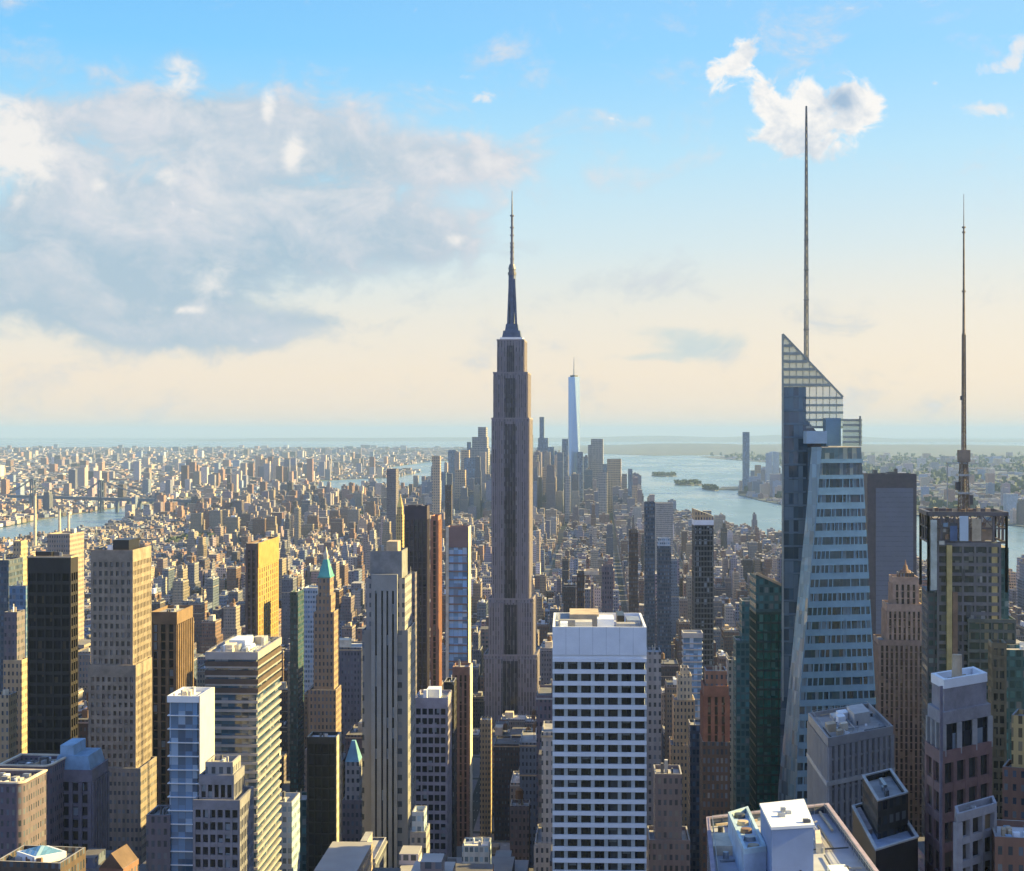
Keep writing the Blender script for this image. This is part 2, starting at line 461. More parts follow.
def pipes(root, poly, z, n, seed, rails=True):
    """pipe runs, curbs, a walkway and a railing"""
    root = ROOF.get(root.name, root)
    rg = random.Random(seed); q = inset(poly, 1.2)
    def at(u, v):
        a = [q[0][t] + (q[1][t] - q[0][t]) * u for t in (0, 1)]; b = [q[3][t] + (q[2][t] - q[3][t]) * u for t in (0, 1)]
        return [a[t] + (b[t] - a[t]) * v for t in (0, 1)]
    for i in range(n):
        u, v = rg.random(), rg.random(); u2, v2 = (min(1, u + rg.uniform(.15, .5)), v) if rg.random() < .5 else (u, min(1, v + rg.uniform(.15, .5)))
        m = MB(); h = rg.uniform(.25, .6); m.bar((*at(u, v), z + h), (*at(u2, v2), z + h), rg.uniform(.09, .2)); m.build('pipe', rg.choice([STEEL, LGREY, DKSTEEL, TAN]), root)
    for i in range(n // 2):
        c = at(rg.random(), rg.random()); m = MB(); r_ = rg.uniform(.25, .6); m.cyl(*c, r_, r_, z, z + rg.uniform(.5, 1.3), 10); m.build('vent', rg.choice([STEEL, WHITE, DKSTEEL]), root)
    if rails:
        m = MB(); e = inset(poly, .9)
        for i in range(len(e)):
            a, b = e[i], e[(i + 1) % len(e)]; L = math.hypot(b[0] - a[0], b[1] - a[1]); k = max(1, int(L / 2))
            for hh in (1.5, 1.9): m.bar((*a, z + hh), (*b, z + hh), .03)
            for j in range(k): x, y = a[0] + (b[0] - a[0]) * j / k, a[1] + (b[1] - a[1]) * j / k; m.bar((x, y, z), (x, y, z + 1.9), .03)
        m.build('railing', STEEL, root)

def water_tank(root, x, y, z, r=1.7):
    b = MB()
    for sx in (-1, 1):
        for sy in (-1, 1): b.box(x + sx * r * .6 - .12, x + sx * r * .6 + .12, y + sy * r * .6 - .12, y + sy * r * .6 + .12, z, z + 3.0)
    b.cyl(x, y, r, r, z + 3.0, z + 6.6, 12); b.cyl(x, y, r * 1.08, .1, z + 6.6, z + 8.0, 12)
    return b.build('water_tank', WOOD, root)

def tower(name, label, cat, short, Y, tiers, rot=-3.0, group=None, reg=True):
    """tiers, lowest first: (x0, x1, ytop, step back from Y, depth, style); x and ytop as measured, at the distance Y"""
    polys = []
    for (x0, x1, yt, back, depth, st) in tiers:
        yy = Y + back
        polys.append((rect((wx(x0, yy) + wx(x1, yy)) / 2, yy, (x1 - x0) * yy / F, depth, rot), wz(yt, yy), st))
    return tower_poly(name, label, cat, short, polys, group, min(t[0] for t in tiers), max(t[1] for t in tiers), min(t[2] for t in tiers), Y)

def tower_poly(name, label, cat, short, polys, group=None, x0=None, x1=None, yt=None, Y=None):
    p0 = polys[0][0]
    ox, oy = sum(p[0] for p in p0) / len(p0), sum(p[1] for p in p0) / len(p0)
    root = empty(name, (ox, oy, 0), label, cat, group)
    z = 0.0
    zv = max(0.0, CAMZ - (VIEW_Y0 - HY) * (min(p[1] for p in p0)) / F - 6)
    loc = []
    for poly, z1, st in polys:
        lp = [(p[0] - ox, p[1] - oy) for p in poly]
        section(root, lp, z, z1, st, zv)
        loc.append((lp, z1 - st.get('par', 1.2)))
        z = z1 - st.get('par', 1.2) if True else z1
    if x0 is None:
        us = [512 + F * p[0] / p[1] for p in p0]; x0, x1 = min(us), max(us); Y = min(p[1] for p in p0); yt = HY + (CAMZ - polys[-1][1]) * F / Y
    HERO.append((x0, x1, yt, Y, short, p0))
    return root, loc

def quad(near, left, right):
    """roof corners (x, y) in rows and columns, the near corner with its distance -> footprint and roof height"""
    xn, yn, Yn = near; z = wz(yn, Yn)
    def w(x, y):
        Y = (CAMZ - z) * F / (y - HY); return (wx(x, Y), Y)
    n, l, r = (wx(xn, Yn), Yn), w(*left), w(*right)
    back = (l[0] + r[0] - n[0], l[1] + r[1] - n[1])
    return [n, r, back, l], z

# ------------------------------------------------------------------ ground, water, far shores
def D(xr, w, Y): return w * Y / (abs(xr - 512) + 86 - w)     # depth whose side wall shows w columns wide
def land(name, pts, mat, z=0.0, label=None):
    mb = MB(); mb.prism(pts, -3.0, z); o = mb.build(name, mat); tag(o, kind='structure'); return o

def ground_mat():
    m, b, nt = new_mat('ground')
    geo = nt.nodes.new('ShaderNodeNewGeometry')
    n1 = E(noise(geo.outputs['Position'], .02, 6, .7).outputs[0]); n2 = E(noise(geo.outputs['Position'], .0015, 4, .6).outputs[0])
    c = mixc(n1.smooth(.3, .7), (.045, .045, .05), (.12, .11, .10))
    c = mixc(n2.smooth(.45, .62) * .8, c, (.05, .075, .035))
    lk(c, b.inputs['Base Color']); b.inputs['Roughness'].default_value = .9
    return m
GROUND = ground_mat()
def green_mat(name, a, b_):
    m, b, nt = new_mat(name)
    geo = nt.nodes.new('ShaderNodeNewGeometry')
    n1 = E(noise(geo.outputs['Position'], .004, 8, .7).outputs[0]); n2 = E(noise(geo.outputs['Position'], .03, 4, .7).outputs[0])
    lk(mixc((n1 * .7 + n2 * .3).smooth(.35, .65), a, b_), b.inputs['Base Color']); b.inputs['Roughness'].default_value = .95
    return m
FARGREEN = green_mat('far_green', (.045, .065, .07), (.115, .125, .135))
def water_mat():
    m, b, nt = new_mat('water')
    geo = nt.nodes.new('ShaderNodeNewGeometry')
    b.inputs['Base Color'].default_value = (.125, .21, .29, 1); b.inputs['Roughness'].default_value = .22; b.inputs['IOR'].default_value = 1.33
    mp = nt.nodes.new('ShaderNodeMapping'); lk(geo.outputs['Position'], mp.inputs[0]); mp.inputs['Scale'].default_value = (1, .35, 1)
    n1 = noise(mp.outputs[0], .02, 6, .65); n2 = noise(mp.outputs[0], .0022, 4, .6)
    bp = nt.nodes.new('ShaderNodeBump'); bp.inputs['Strength'].default_value = .5; bp.inputs['Distance'].default_value = 6.0
    lk(n1.outputs[0], bp.inputs['Height']); lk(bp.outputs[0], b.inputs['Normal'])
    lk((E(n2.outputs[0]).smooth(.35, .65) * .22 + .16).v, b.inputs['Roughness'])
    return m
WATER = water_mat()
mb = MB(); mb.add([(-70000, -3000, -2.5), (70000, -3000, -2.5), (70000, 75000, -2.5), (-70000, 75000, -2.5)], [(0, 1, 2, 3)])
tag(mb.build('water', WATER), kind='structure')

def pix(x, y): Y = CAMZ * F / (y - HY); return (wx(x, Y), Y)
MANHATTAN = [(-1200, -800), (1000, -800), (980, 900), (905, 1900), (800, 2700), (625, 3790), (500, 4500), (445, 5500), (380, 6250),
             (60, 6900), (-330, 6900), (-640, 6350), (-960, 6150), (-1030, 5600), (-1062, 5050), (-1073, 4600), (-1020, 4130), (-1095, 3580), (-1140, 3000), (-1150, 2400), (-1150, 1200)]
BROOKLYN = [(-1335, 4050), (-1340, 4500), (-1335, 4800), (-1300, 5320), (-1260, 5800), (-1200, 6450), (-1080, 7050), (-900, 7600), (-1000, 8300), (-640, 9000), (-560, 10200), (-900, 11200), (-700, 13500), (200, 17500), (600, 21500), (-600, 24500), (-12000, 24500), (-9000, 3000), (-2600, 2600)]
REDHOOK = [(-760, 8550), (-500, 8700), (-430, 9400), (-700, 9500)]
JERSEY = [(1100, 5300), (1080, 5700), pix(800, 507), pix(764, 501), pix(738, 494.5), pix(740, 488), pix(768, 481), pix(792, 472), pix(776, 463), pix(716, 458.5), pix(700, 456.5), pix(760, 454), (3500, 19500), (12000, 26000), (12000, 1500), (1750, 1500), (1500, 3300), (1330, 4350)]
STATEN = [(700, 19500), (1500, 17200), (3500, 18500), (9000, 26000), (9000, 33000), (1000, 30000), (500, 24000)]
FARLAND = [(-30000, 60000), (-12000, 52000), (-2500, 46000), (3000, 42000), (14000, 40000), (30000, 52000), (30000, 62000), (-30000, 62000)]
land('manhattan_ground', MANHATTAN, GROUND)
land('brooklyn_ground', BROOKLYN, GROUND)
land('jersey_ground', JERSEY, FARGREEN)
land('staten_ground', STATEN, FARGREEN)
land('far_ground', FARLAND, FARGREEN)
def inside(p, poly):
    c = False; x, y = p; n = len(poly)
    for i in range(n):
        (x1, y1), (x2, y2) = poly[i], poly[i - 1]
        if (y1 > y) != (y2 > y) and x < (x2 - x1) * (y - y1) / (y2 - y1) + x1: c = not c
    return c
def hills(name, x0, x1, y0, y1, h, seed, nx=70, ny=8):
    rg = np.random.default_rng(seed); ph = rg.uniform(0, 6.28, 12); fr = rg.uniform(.6, 6, 12)
    vs, fs = [], []
    for j in range(ny):
        for i in range(nx):
            u, v = i / (nx - 1), j / (ny - 1)
            hh = .55 + sum(sin(fr[k] * u * 9 + ph[k] + v * 2) / (1.5 + fr[k]) for k in range(12)) * .22
            vs.append((x0 + (x1 - x0) * u, y0 + (y1 - y0) * v, -2 + max(0, hh) * h * sin(pi * v) ** .8 * min(1, 6 * u, 6 * (1 - u))))
    for j in range(ny - 1):
        for i in range(nx - 1): a = j * nx + i; fs.append((a, a + 1, a + nx + 1, a + nx))
    m = MB(); m.add(vs, fs); o = m.build(name, FARGREEN, smooth=True); tag(o, kind='structure')
hills('staten_hills', 700, 9000, 20000, 30000, 95, 3)
hills('far_hills', -9500, 14000, 44000, 54000, 190, 5)

# the two harbour islands and a low quay, with trees and a fort
def island(name, x0, x1, y, label, seed, build):
    (xa, Ya), (xb, _) = pix(x0, y), pix(x1, y); rg = random.Random(seed)
    n = 22; cx, cy, rx, ry = (xa + xb) / 2, Ya, (xb - xa) / 2, 190
    pts = [(cx + rx * cos(2 * pi * i / n) * rg.uniform(.9, 1.05), cy + ry * sin(2 * pi * i / n) * rg.uniform(.9, 1.1)) for i in range(n)]
    land(name, pts, FARGREEN, 1.0)
    return cx, cy, rx
ISL = [island('island_ground', 652, 677, 475.5, '', 1, 1), island('island_ground', 675, 702, 484.0, '', 2, 1), island('island_ground', 704, 716, 489.0, '', 4, 1)]
land('quay_ground', [pix(718, 489.5), pix(742, 490), pix(744, 486.5), pix(722, 487)], FARGREEN, .8)

def foliage(name, mb, mat): return mb.build(name, mat)
LEAF = plain('leaf', (.055, .08, .05), .9, var=.45, scale=.05)
def tree_mass(pts, r, seed, label):
    """a wood far off: clumps of leaf-sized faces"""
    rg = random.Random(seed); m = MB()
    for (x, y) in pts:
        h = rg.uniform(.6, 1.2) * r
        for k in range(9):
            a, b_, c = rg.uniform(-1, 1), rg.uniform(-1, 1), rg.uniform(.25, 1)
            s = r * rg.uniform(.22, .42); px, py, pz = x + a * r * .7, y + b_ * r * .7, c * h * 1.5
            t = rg.uniform(0, pi); t2 = rg.uniform(-.7, .7)
            ux, uy = cos(t) * s, sin(t) * s; vx, vy, vz = -sin(t) * s * sin(t2), cos(t) * s * sin(t2), s * cos(t2)
            m.add([(px - ux - vx, py - uy - vy, pz - vz), (px + ux - vx, py + uy - vy, pz - vz), (px + ux + vx, py + uy + vy, pz + vz), (px - ux + vx, py - uy + vy, pz + vz)], [(0, 1, 2, 3)])
    return tag(m.build('park_trees', LEAF), label, 'trees', kind='stuff')
rg = random.Random(11)
pts = []
for cx, cy, rx in ISL:
    for k in range(70): pts.append((cx + rg.uniform(-.85, .85) * rx, cy + rg.uniform(-120, 120)))
def park(x0, x1, y, dy, n):
    for k in range(n):
        q = pix(rg.uniform(x0, x1), y + rg.uniform(-dy, dy)); pts.append(q)
PARKS = [(-745, -640, 3470, 3740), (-470, -395, 4480, 4760)]
for (xa, xb, ya, yb) in PARKS:
    for k in range(240): pts.append((rg.uniform(xa + 6, xb - 6), rg.uniform(ya + 6, yb - 6)))
tree_mass(pts, 11, 5, 'dark green trees massed on the harbour islands and in two city parks')

pts = []
rg = random.Random(21)
while len(pts) < 600:
    y = 4500 * (17000 / 4500) ** rg.random(); x = rg.uniform(700, 6000)
    if x < y * .345 and inside((x, y), JERSEY) and (math.sin(x * .006 + 1) + math.sin(y * .0041) + rg.uniform(-1, 1)) > .1: pts.append((x, y))
tree_mass(pts, 24, 9, 'dark green tree belts over the far shore of the wide river')

# ------------------------------------------------------------------ the spire tower in the middle (set-back stone tower with mast)
LIME = facade('limestone_facade', (.20, .178, .195), win=(.075, .07, .085), bay=2.3, fl=3.7, wf=.40, hf=.93, var=.07)
LIME2 = plain('limestone', (.25, .22, .235), .85, var=.12)
def spire_tower():
    Y = 1300.0; k = Y / F; rot = -4.0
    cx = wx(510.5, Y)
    root = empty('skyscraper', (cx, Y, 0), 'tallest grey brown stone tower with a dark mast tapering to a needle', 'skyscraper')
    def poly(x0, x1, back, d): return [(p[0] - cx, p[1] - Y) for p in rect(wx((x0 + x1) / 2, Y), Y + back, (x1 - x0) * k, d, rot)]
    Z = lambda y: wz(y, Y)
    strip_m = glass('spire_strip_glass', (.030, .027, .038), 1.6, 3.7, bright=(.08, .075, .085), share=.12, spec=.4)
    tiers = [(484, 537, 656, 0, 56), (488.5, 533, 600, 2, 50), (491.5, 529, 419, 4, 46), (493.2, 527.5, 373, 6, 42), (497, 524, 340, 8, 36)]
    z = 0
    for i, (x0, x1, y, b, d) in enumerate(tiers):
        p = poly(x0, x1, b, d); m = MB()
        m.prism(p, z, Z(y)); m.build('tier', LIME, root)
        # bright vertical piers between dark window strips
        st = MB(); w = (x1 - x0) * k; q0, q1 = p[0], p[1]; q2 = p[2]
        def pier(u0, u1, o0, o1, zz0, zz1, mbx, side=False):
            A, Bq = (q1, q2) if side else (q0, q1)
            L = math.hypot(Bq[0] - A[0], Bq[1] - A[1]); dx, dy = (Bq[0] - A[0]) / L, (Bq[1] - A[1]) / L; nn = (dy, -dx)
            mbx.prism([(A[0] + dx * u * L + nn[0] * o, A[1] + dy * u * L + nn[1] * o) for u, o in ((u0, o1), (u1, o1), (u1, -.2), (u0, -.2))], zz0, zz1, bottom=True)
        n = max(9, int(w / 2.6))
        for s in (False, True):
            for j in range(n + 1):
                u = j / n
                if s is False and .36 < u < .64: continue
                pier(max(0, u - .13 / n * 2), min(1, u + .13 / n * 2), 0, .45, z, Z(y) - .3, st, s)
        # the outer thirds stand proud of the dark centre bay
        wing = MB()
        for a, b2 in ((0.0, .335), (.665, 1.0)): pier(a, b2, 0, 1.6, z, Z(y) - (2 if i < 4 else 9), wing)
        wing.build('wing', LIME, root)
        for a, b2 in ((0.0, .335), (.665, 1.0)):
            for j in range(6):
                u = a + (b2 - a) * (j + .5) / 6
                pier(u - .012, u + .012, 0, 2.0, z, Z(y) - (2.4 if i < 4 else 9.4), st)
        st.build('pier_row', LIME2, root)
        m = MB(); m.ring(inset(p, -.35), inset(p, .5), Z(y) - .1, Z(y) + 1.1); m.build('parapet', LIME2, root)
        # the dark strips of the centre bay
        for j in range(4):
            g = MB(); pier(.362 + j * .071, .362 + j * .071 + .060, 0, .12, z + 1, Z(y) - 4, g); g.build('window_strip', strip_m, root)
        z = Z(y)
    c = poly(497, 524, 8, 36); mx, my = sum(p[0] for p in c) / 4, sum(p[1] for p in c) / 4
    def sq(m, r0, r1, z0, z1):
        a = radians(rot)
        P = lambda r: [(mx + r * (px * cos(a) - py * sin(a)), my + r * (px * sin(a) + py * cos(a))) for px, py in ((-1, -1), (1, -1), (1, 1), (-1, 1))]
        m.prism(P(r0), z0, z1, top=P(r1), bottom=True)
    m = MB(); sq(m, 9.2, 9.2, Z(340), Z(336)); m.build('observation_deck', WHITE, root)
    m = MB(); sq(m, 7.6, 6.6, Z(336), Z(329)); sq(m, 5.4, 4.6, Z(329), Z(322)); m.build('mast_base', plain('mast_base_metal', (.075, .10, .16), .5, .2), root)
    m = MB()
    m.cyl(mx, my, 3.3, 2.9, Z(322), Z(272), 12)
    for a in range(4):
        t = radians(rot + 45 + 90 * a); m.bar((mx + 4.6 * cos(t), my + 4.6 * sin(t), Z(322)), (mx + 2.7 * cos(t), my + 2.7 * sin(t), Z(276)), .7)
    m.build('mast', plain('mast_metal', (.085, .105, .17), .45, .3), root)
    m = MB(); m.cyl(mx, my, 3.4, 3.4, Z(272), Z(269), 12); m.cyl(mx, my, 2.7, 2.8, Z(269), Z(266), 12); m.cyl(mx, my, 3.2, 2.2, Z(266), Z(261), 12); m.build('mast_cap', plain('mast_cap_metal', (.13, .13, .15), .5, .2), root)
    m = MB(); m.cyl(mx, my, 1.5, 1.3, Z(261), Z(240), 8); m.cyl(mx, my, 1.1, .95, Z(240), Z(212), 8); m.cyl(mx, my, .7, .3, Z(212), Z(186), 6)
    for y in (256, 249, 244, 240, 232, 224, 212): m.cyl(mx, my, 1.75, 1.75, Z(y), Z(y) + 1.0, 8)
    m.build('antenna', plain('antenna_metal', (.16, .16, .19), .5, .3), root)
    HERO.append((484, 537, 340, Y, 'the spire tower', rect(cx, Y, 44, 58, rot)))
spire_tower()

# ------------------------------------------------------------------ the white grid tower in front: every window its own part
def grid_tower():
    Y = 430.0; k = Y / F; rot = -2.0
    x0, x1 = 552.5, 646.5
    cx = wx((x0 + x1) / 2, Y); w = (x1 - x0) * k; d = 34.0
    root = empty('office_tower', (cx, Y, 0), 'white office tower with seven columns of dark windows under a blank parapet', 'office building')
    P = [(p[0] - cx, p[1] - Y) for p in rect(cx, Y, w, d, rot)]
    zt, zb = wz(627, Y), wz(655, Y); zbot = wz(905, Y)
    a = radians(rot)
    def L(u, v): return (P[0][0] + u * cos(a) - v * sin(a), P[0][1] + u * sin(a) + v * cos(a))
    def bx(m, u0, u1, v0, v1, z0, z1): m.prism([L(u0, v0), L(u1, v0), L(u1, v1), L(u0, v1)], z0, z1, bottom=True)
    fl = 12.0 * k * .985
    wm = MB(); wm.ring(P, inset(P, .6), zb, zt); wm.prism(inset(P, .6), zt - 2.2, zt - 2.0)
    for j in range(1, 7): pass
    wm.prism(inset(P, 1.0), 0, zb, cap=False)
    wm.prism(P, 0, zbot)
    n = int((zb - zbot) / fl)
    tp = zb - .9
    bx(wm, 0, w, .35, 1.1, tp, zb)                           # the slit under the parapet is set back
    wm.ring(P, inset(P, 1.1), tp - .95, tp)
    zs = []
    z = tp - .95
    while z > zbot:
        zs.append((z - fl + 1.12, z)); z -= fl
        wm.ring(P, inset(P, 1.1), z, z + 1.12)
    wm.build('wall', WHITE, root)
    bay = w / 7; cst = plain('column_stone', (.40, .435, .43), .7, var=.15)
    for j in range(8):
        u = j * bay; wd = .49 if 0 < j < 7 else .42
        pm = MB(); bx(pm, max(0.0, u - wd), min(w, u + wd), .25, 1.3, zbot, tp - .9); pm.build('column', cst, root)
    rg = random.Random(4)
    g2 = glass('window_glass', (.008, .010, .012), 1.45, 40, bright=(.05, .055, .055), share=.12, rough=.18, spec=.4)
    lower = MB()
    for row, (za, zc) in enumerate(zs):
        for j in range(7):
            if za > zc: continue
            g = MB() if row < 14 else lower; bx(g, j * bay + .5, (j + 1) * bay - .5, .62 + rg.random() * .06, 1.2, za, zc)
            if row < 14: g.build('window', g2, root)
            if rg.random() < .28:
                g = MB(); bx(g, j * bay + .8, (j + 1) * bay - .8, .56, .60, zc - (zc - za) * rg.uniform(.12, .45), zc - .03); g.build('blind', plain('blind', (.14, .155, .15), .9) if 'blind' not in M else M['blind'], root); M['blind'] = bpy.data.materials['blind']
    if lower.v: lower.build('window', g2, root)['kind'] = 'stuff'
    jmat = plain('joint', (.45, .48, .52), .7)
    for j in range(1, 7): jm = MB(); bx(jm, j * bay - .05, j * bay + .05, -.03, .02, zb + .1, zt - .02); jm.build('panel_joint', jmat, root)
    R = zt - 2.0
    for (u0, u1, v0, v1, h, m, nm) in ((1.5, 6, 14, 30, 2.2, GREY, 'roof_housing'), (4.5, 12.5, 17, 32, 3.4, TAN, 'penthouse'), (12, 16.5, 11, 22, 2.8, WHITE, 'cooling_unit'), (17.5, 19.5, 18, 30, 3.0, BLACK, 'roof_housing'),
                                      (20, 23.5, 14, 24, 2.2, STEEL, 'cooling_unit'), (6, 10.5, 6, 12, 2.6, LGREY, 'duct'), (2, 4, 5, 10, 2.4, WHITE, 'cooling_unit'), (17, 22, 6, 10, 2.2, GREY, 'duct')):
        b = MB(); bx(b, u0, u1, v0, v1, R, R + h); b.build(nm, m, root)
    HERO.append((x0, x1, 614, Y, 'the white grid tower', rect(cx, Y, w, d, rot)))
grid_tower()

# ------------------------------------------------------------------ the faceted glass tower with the slanted crown and mast
def crystal_tower():
    Y = 610.0; k = Y / F
    root = empty('glass_tower', (wx(830, Y), Y, 0), 'faceted blue glass tower with a slanted lattice crown and tall mast', 'skyscraper')
    ox = wx(830, Y)
    def P(x, y, YY): return (wx(x, YY) - ox, YY - Y, wz(y, YY))
    rgp = random.Random(31)
    band = plain('pale_spandrel', (.16, .29, .41), .22, .25, var=.1)
    pane = glass('tower_glass', (.014, .034, .052), 1.35, 5.25, bright=(.10, .17, .22), share=.2, rough=.08, spec=.9)
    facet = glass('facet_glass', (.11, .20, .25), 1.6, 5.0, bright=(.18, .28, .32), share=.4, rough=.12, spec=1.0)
    deep = glass('deep_glass', (.028, .062, .090), 1.8, 5.2, bright=(.10, .17, .22), share=.3, rough=.06, spec=.9)
    # front mass: outline in columns at the rows of its top and its foot, interpolated per floor
    yT, yB = 447.0, 960.0
    def outline(y):
        t = (y - yT) / (yB - yT)
        mid = 0 if y < 560 else 0
        xl = 822 - 22 * min(1, (y - yT) / 250) - 10 * max(0, (y - 697) / 263)       # left edge of the front wall
        xf = 813 - 29 * min(1.0, (y - yT) / 350)                                        # left edge of the bright facet
        xr = 864 + 14 * t * 2.0
        z = wz(y, Y)
        fr = lambda x, YY: (wx(x, Y) * 1.0 - ox, YY - Y)
        front = [fr(xl, Y + 1.0 + .0), fr(xr, Y + 6.0)]
        return [(wx(xl, Y) - ox, 0.0), (wx(xr, Y) - ox, 5.0), (wx(xr, Y) - ox + 1.0, 42.0), (wx(xf, Y) * (Y + 42) / Y - ox + 1.0, 42.0), (wx(xf, Y) - ox, 11.0 * max(.25, t * 1.8))], z
    fh = 14.1
    ys = []
    y = yT
    while y < 900: ys.append(y); y += fh if y > 480 else 16.0
    ys += [960.0, 1094.0]
    for i in range(len(ys) - 1):
        sp = MB()
        (p0, z0), (p1, z1) = outline(min(ys[i + 1], 1094)), outline(ys[i])
        g = MB(); g.prism(p0, z0, z1, top=p1, cap=False)
        solid = i == 0
        # the front and right walls
        nm = MB(); n = 5
        for e, mt in ((0, pane), (1, pane), (2, pane)):
            a, b = p0[e], p0[(e + 1) % n]; c, d_ = p1[(e + 1) % n], p1[e]
            nm.add([(*a, z0), (*b, z0), (*c, z1), (*d_, z1)], [(0, 1, 2, 3)])
        if i < 60: nm.build('window_band', pane if not solid else deep, root)
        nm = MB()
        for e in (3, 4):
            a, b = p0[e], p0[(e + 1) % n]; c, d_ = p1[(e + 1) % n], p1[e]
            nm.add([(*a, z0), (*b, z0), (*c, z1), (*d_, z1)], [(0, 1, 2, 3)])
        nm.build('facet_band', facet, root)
        # pale spandrel proud of the glass on the front and right
        hs = (z1 - z0) * (.46 if 1 < i else .25)
        q0, q1 = [(x_, y_) for x_, y_ in p0], [(x_, y_) for x_, y_ in p1]
        t = hs / (z1 - z0); qm = [(a[0] + (b[0] - a[0]) * t, a[1] + (b[1] - a[1]) * t) for a, b in zip(q0, q1)]
        for e in (0, 1):
            a, b, c, d_ = q0[e], q0[e + 1], qm[e + 1], qm[e]
            L = math.hypot(b[0] - a[0], b[1] - a[1]); nx_, ny_ = (b[1] - a[1]) / L * .35, -(b[0] - a[0]) / L * .35
            o = lambda p, s=1: (p[0] + nx_ * s, p[1] + ny_ * s)
            va = [(*o(a), z0), (*o(b), z0), (*o(c), z0 + hs), (*o(d_), z0 + hs), (*o(a, -.1), z0), (*o(b, -.1), z0), (*o(c, -.1), z0 + hs), (*o(d_, -.1), z0 + hs)]
            sp.add(va, [(0, 1, 2, 3), (3, 2, 6, 7), (1, 0, 4, 5), (0, 3, 7, 4), (2, 1, 5, 6)])
        if i > 1:      # posts between the panes of the front wall
            a, b, c, d_ = q0[0], q0[1], q1[1], q1[0]; npost = 13
            for j in range(npost + 1):
                if rgp.random() < .25: continue
                u0, u1 = j / npost - .009, j / npost + .009
                va = [(a[0] + (b[0] - a[0]) * u, a[1] + (b[1] - a[1]) * u - .22, z0) for u in (u0, u1)] + [(d_[0] + (c[0] - d_[0]) * u, d_[1] + (c[1] - d_[1]) * u - .22, z1) for u in (u1, u0)]
                sp.add(va + [(p[0], p[1] + .3, p[2]) for p in va], [(0, 1, 2, 3), (1, 5, 6, 2), (4, 0, 3, 7)])
        sp.build('spandrel_band', band, root)
    pt, zt = outline(yT)
    m = MB(); m.prism(pt, zt - .3, zt); m.build('roof', GRAVEL, root)
    # column posts in front of the ribbon windows, thin
    # back mass with the slanted crown: a wedge whose roof falls from the apex to the right
    YA = Y + 16
    def A(x, y): return (wx(x, YA) - ox, wz(y, YA))
    xl, zapex = A(782.8, 334); xm, zmid = A(843, 397); xr2, _ = A(843, 445); _, zf = A(800, 384)
    d = 26
    b = MB()
    zA = A(0, 387)[1]; xs = A(806, 0)[0]
    xlb = A(778, 0)[0]
    b.add([(xlb, 16, 0), (xr2, 16, 0), (xr2, 16, zmid - 26), (xs, 16, zA - 12), (xs, 16, zA), (xl, 16, zA)], [(0, 1, 2, 3, 4, 5)])
    b.add([(xlb, 16, 0), (xl, 16, zA), (xl + 6, 16 + d, zA), (xlb + 6, 16 + d, 0)], [(0, 1, 2, 3)])
    b.add([(xr2, 16, 0), (xr2, 16 + d, 0), (xr2, 16 + d, zmid - 26), (xr2, 16, zmid - 26)], [(0, 1, 2, 3)])
    b.add([(xlb + 6, 16 + d, 0), (xl + 6, 16 + d, zA), (xr2, 16 + d, zmid - 26), (xr2, 16 + d, 0)], [(0, 1, 2, 3)])
    b.build('wall', deep, root)
    r_ = MB(); 
    flm = plain('floor_line', (.10, .16, .21), .5); z = zA - 4
    while z > 90:
        rails = MB(); rails.box(xlb + (xl - xlb) * z / zA + .1, xs if z > zA - 70 else xlb + 14, 15.75, 15.98, z, z + .7); rails.build('floor_line', flm, root); z -= 5.2
    # crown: a screen of pale bars, thin frame with the sky lit through it
    sc = plain('crown_bar', (.30, .33, .30), .55, .0, var=.15)
    sg, sb, snt = new_mat('crown_glass')      # a glass screen open to the sky behind it
    sb.inputs['Base Color'].default_value = (.55, .57, .50, 1); sb.inputs['Roughness'].default_value = .25
    tr = snt.nodes.new('ShaderNodeBsdfTransparent'); tr.inputs[0].default_value = (.88, .92, .90, 1)
    mx_ = snt.nodes.new('ShaderNodeMixShader'); mx_.inputs[0].default_value = .42
    snt.links.new(tr.outputs[0], mx_.inputs[1]); snt.links.new(sb.outputs[0], mx_.inputs[2])
    snt.links.new(mx_.outputs[0], [n for n in snt.nodes if n.type == 'OUTPUT_MATERIAL'][0].inputs['Surface'])
    g = MB()
    def edge(z): return xl + (xm - xl) * (zapex - z) / (zapex - zmid) if z > zmid else xm
    def slab(x0, z0, z1, yy, th):
        g.add([(x0, yy, z0), (edge(z0), yy, z0), (edge(z1), yy, z1), (x0, yy, z1), (x0, yy + th, z0), (edge(z0), yy + th, z0), (edge(z1), yy + th, z1), (x0, yy + th, z1)],
              [(0, 1, 2, 3), (3, 2, 6, 7), (1, 5, 6, 2), (0, 3, 7, 4), (5, 4, 7, 6), (1, 0, 4, 5)])
    slab(xl, zA, zapex - .4, 16.2, .5)
    g.add([(xs, 16.2, zmid - 12), (xm, 16.2, zmid - 12), (xm, 16.2, zmid), (edge(zA), 16.2, zA - .02), (xs, 16.2, zA - .02)], [(0, 1, 2, 3, 4)])
    g.build('crown_screen', sg, root)
    bars = MB(); z = zA + .2
    while z < zapex - 2:
        bars.box(xl, max(xl + .5, edge(z + 1.3)), 15.5, 16.1, z, z + 1.1); z += 3.0
    z = zmid - 12
    while z < zA - 2.5:
        bars.box(xs, min(xm, edge(z + .9)), 15.5, 16.1, z, z + .9); z += 2.8
    bars.box(xl - .35, xl + .25, 15.3, 16.6, zA - 120, zapex)
    nb = 20
    for i in range(nb): bars.bar((xl + (xm - xl) * i / nb, 16, zapex + (zmid - zapex) * i / nb), (xl + (xm - xl) * (i + 1) / nb, 16, zapex + (zmid - zapex) * (i + 1) / nb), .35)
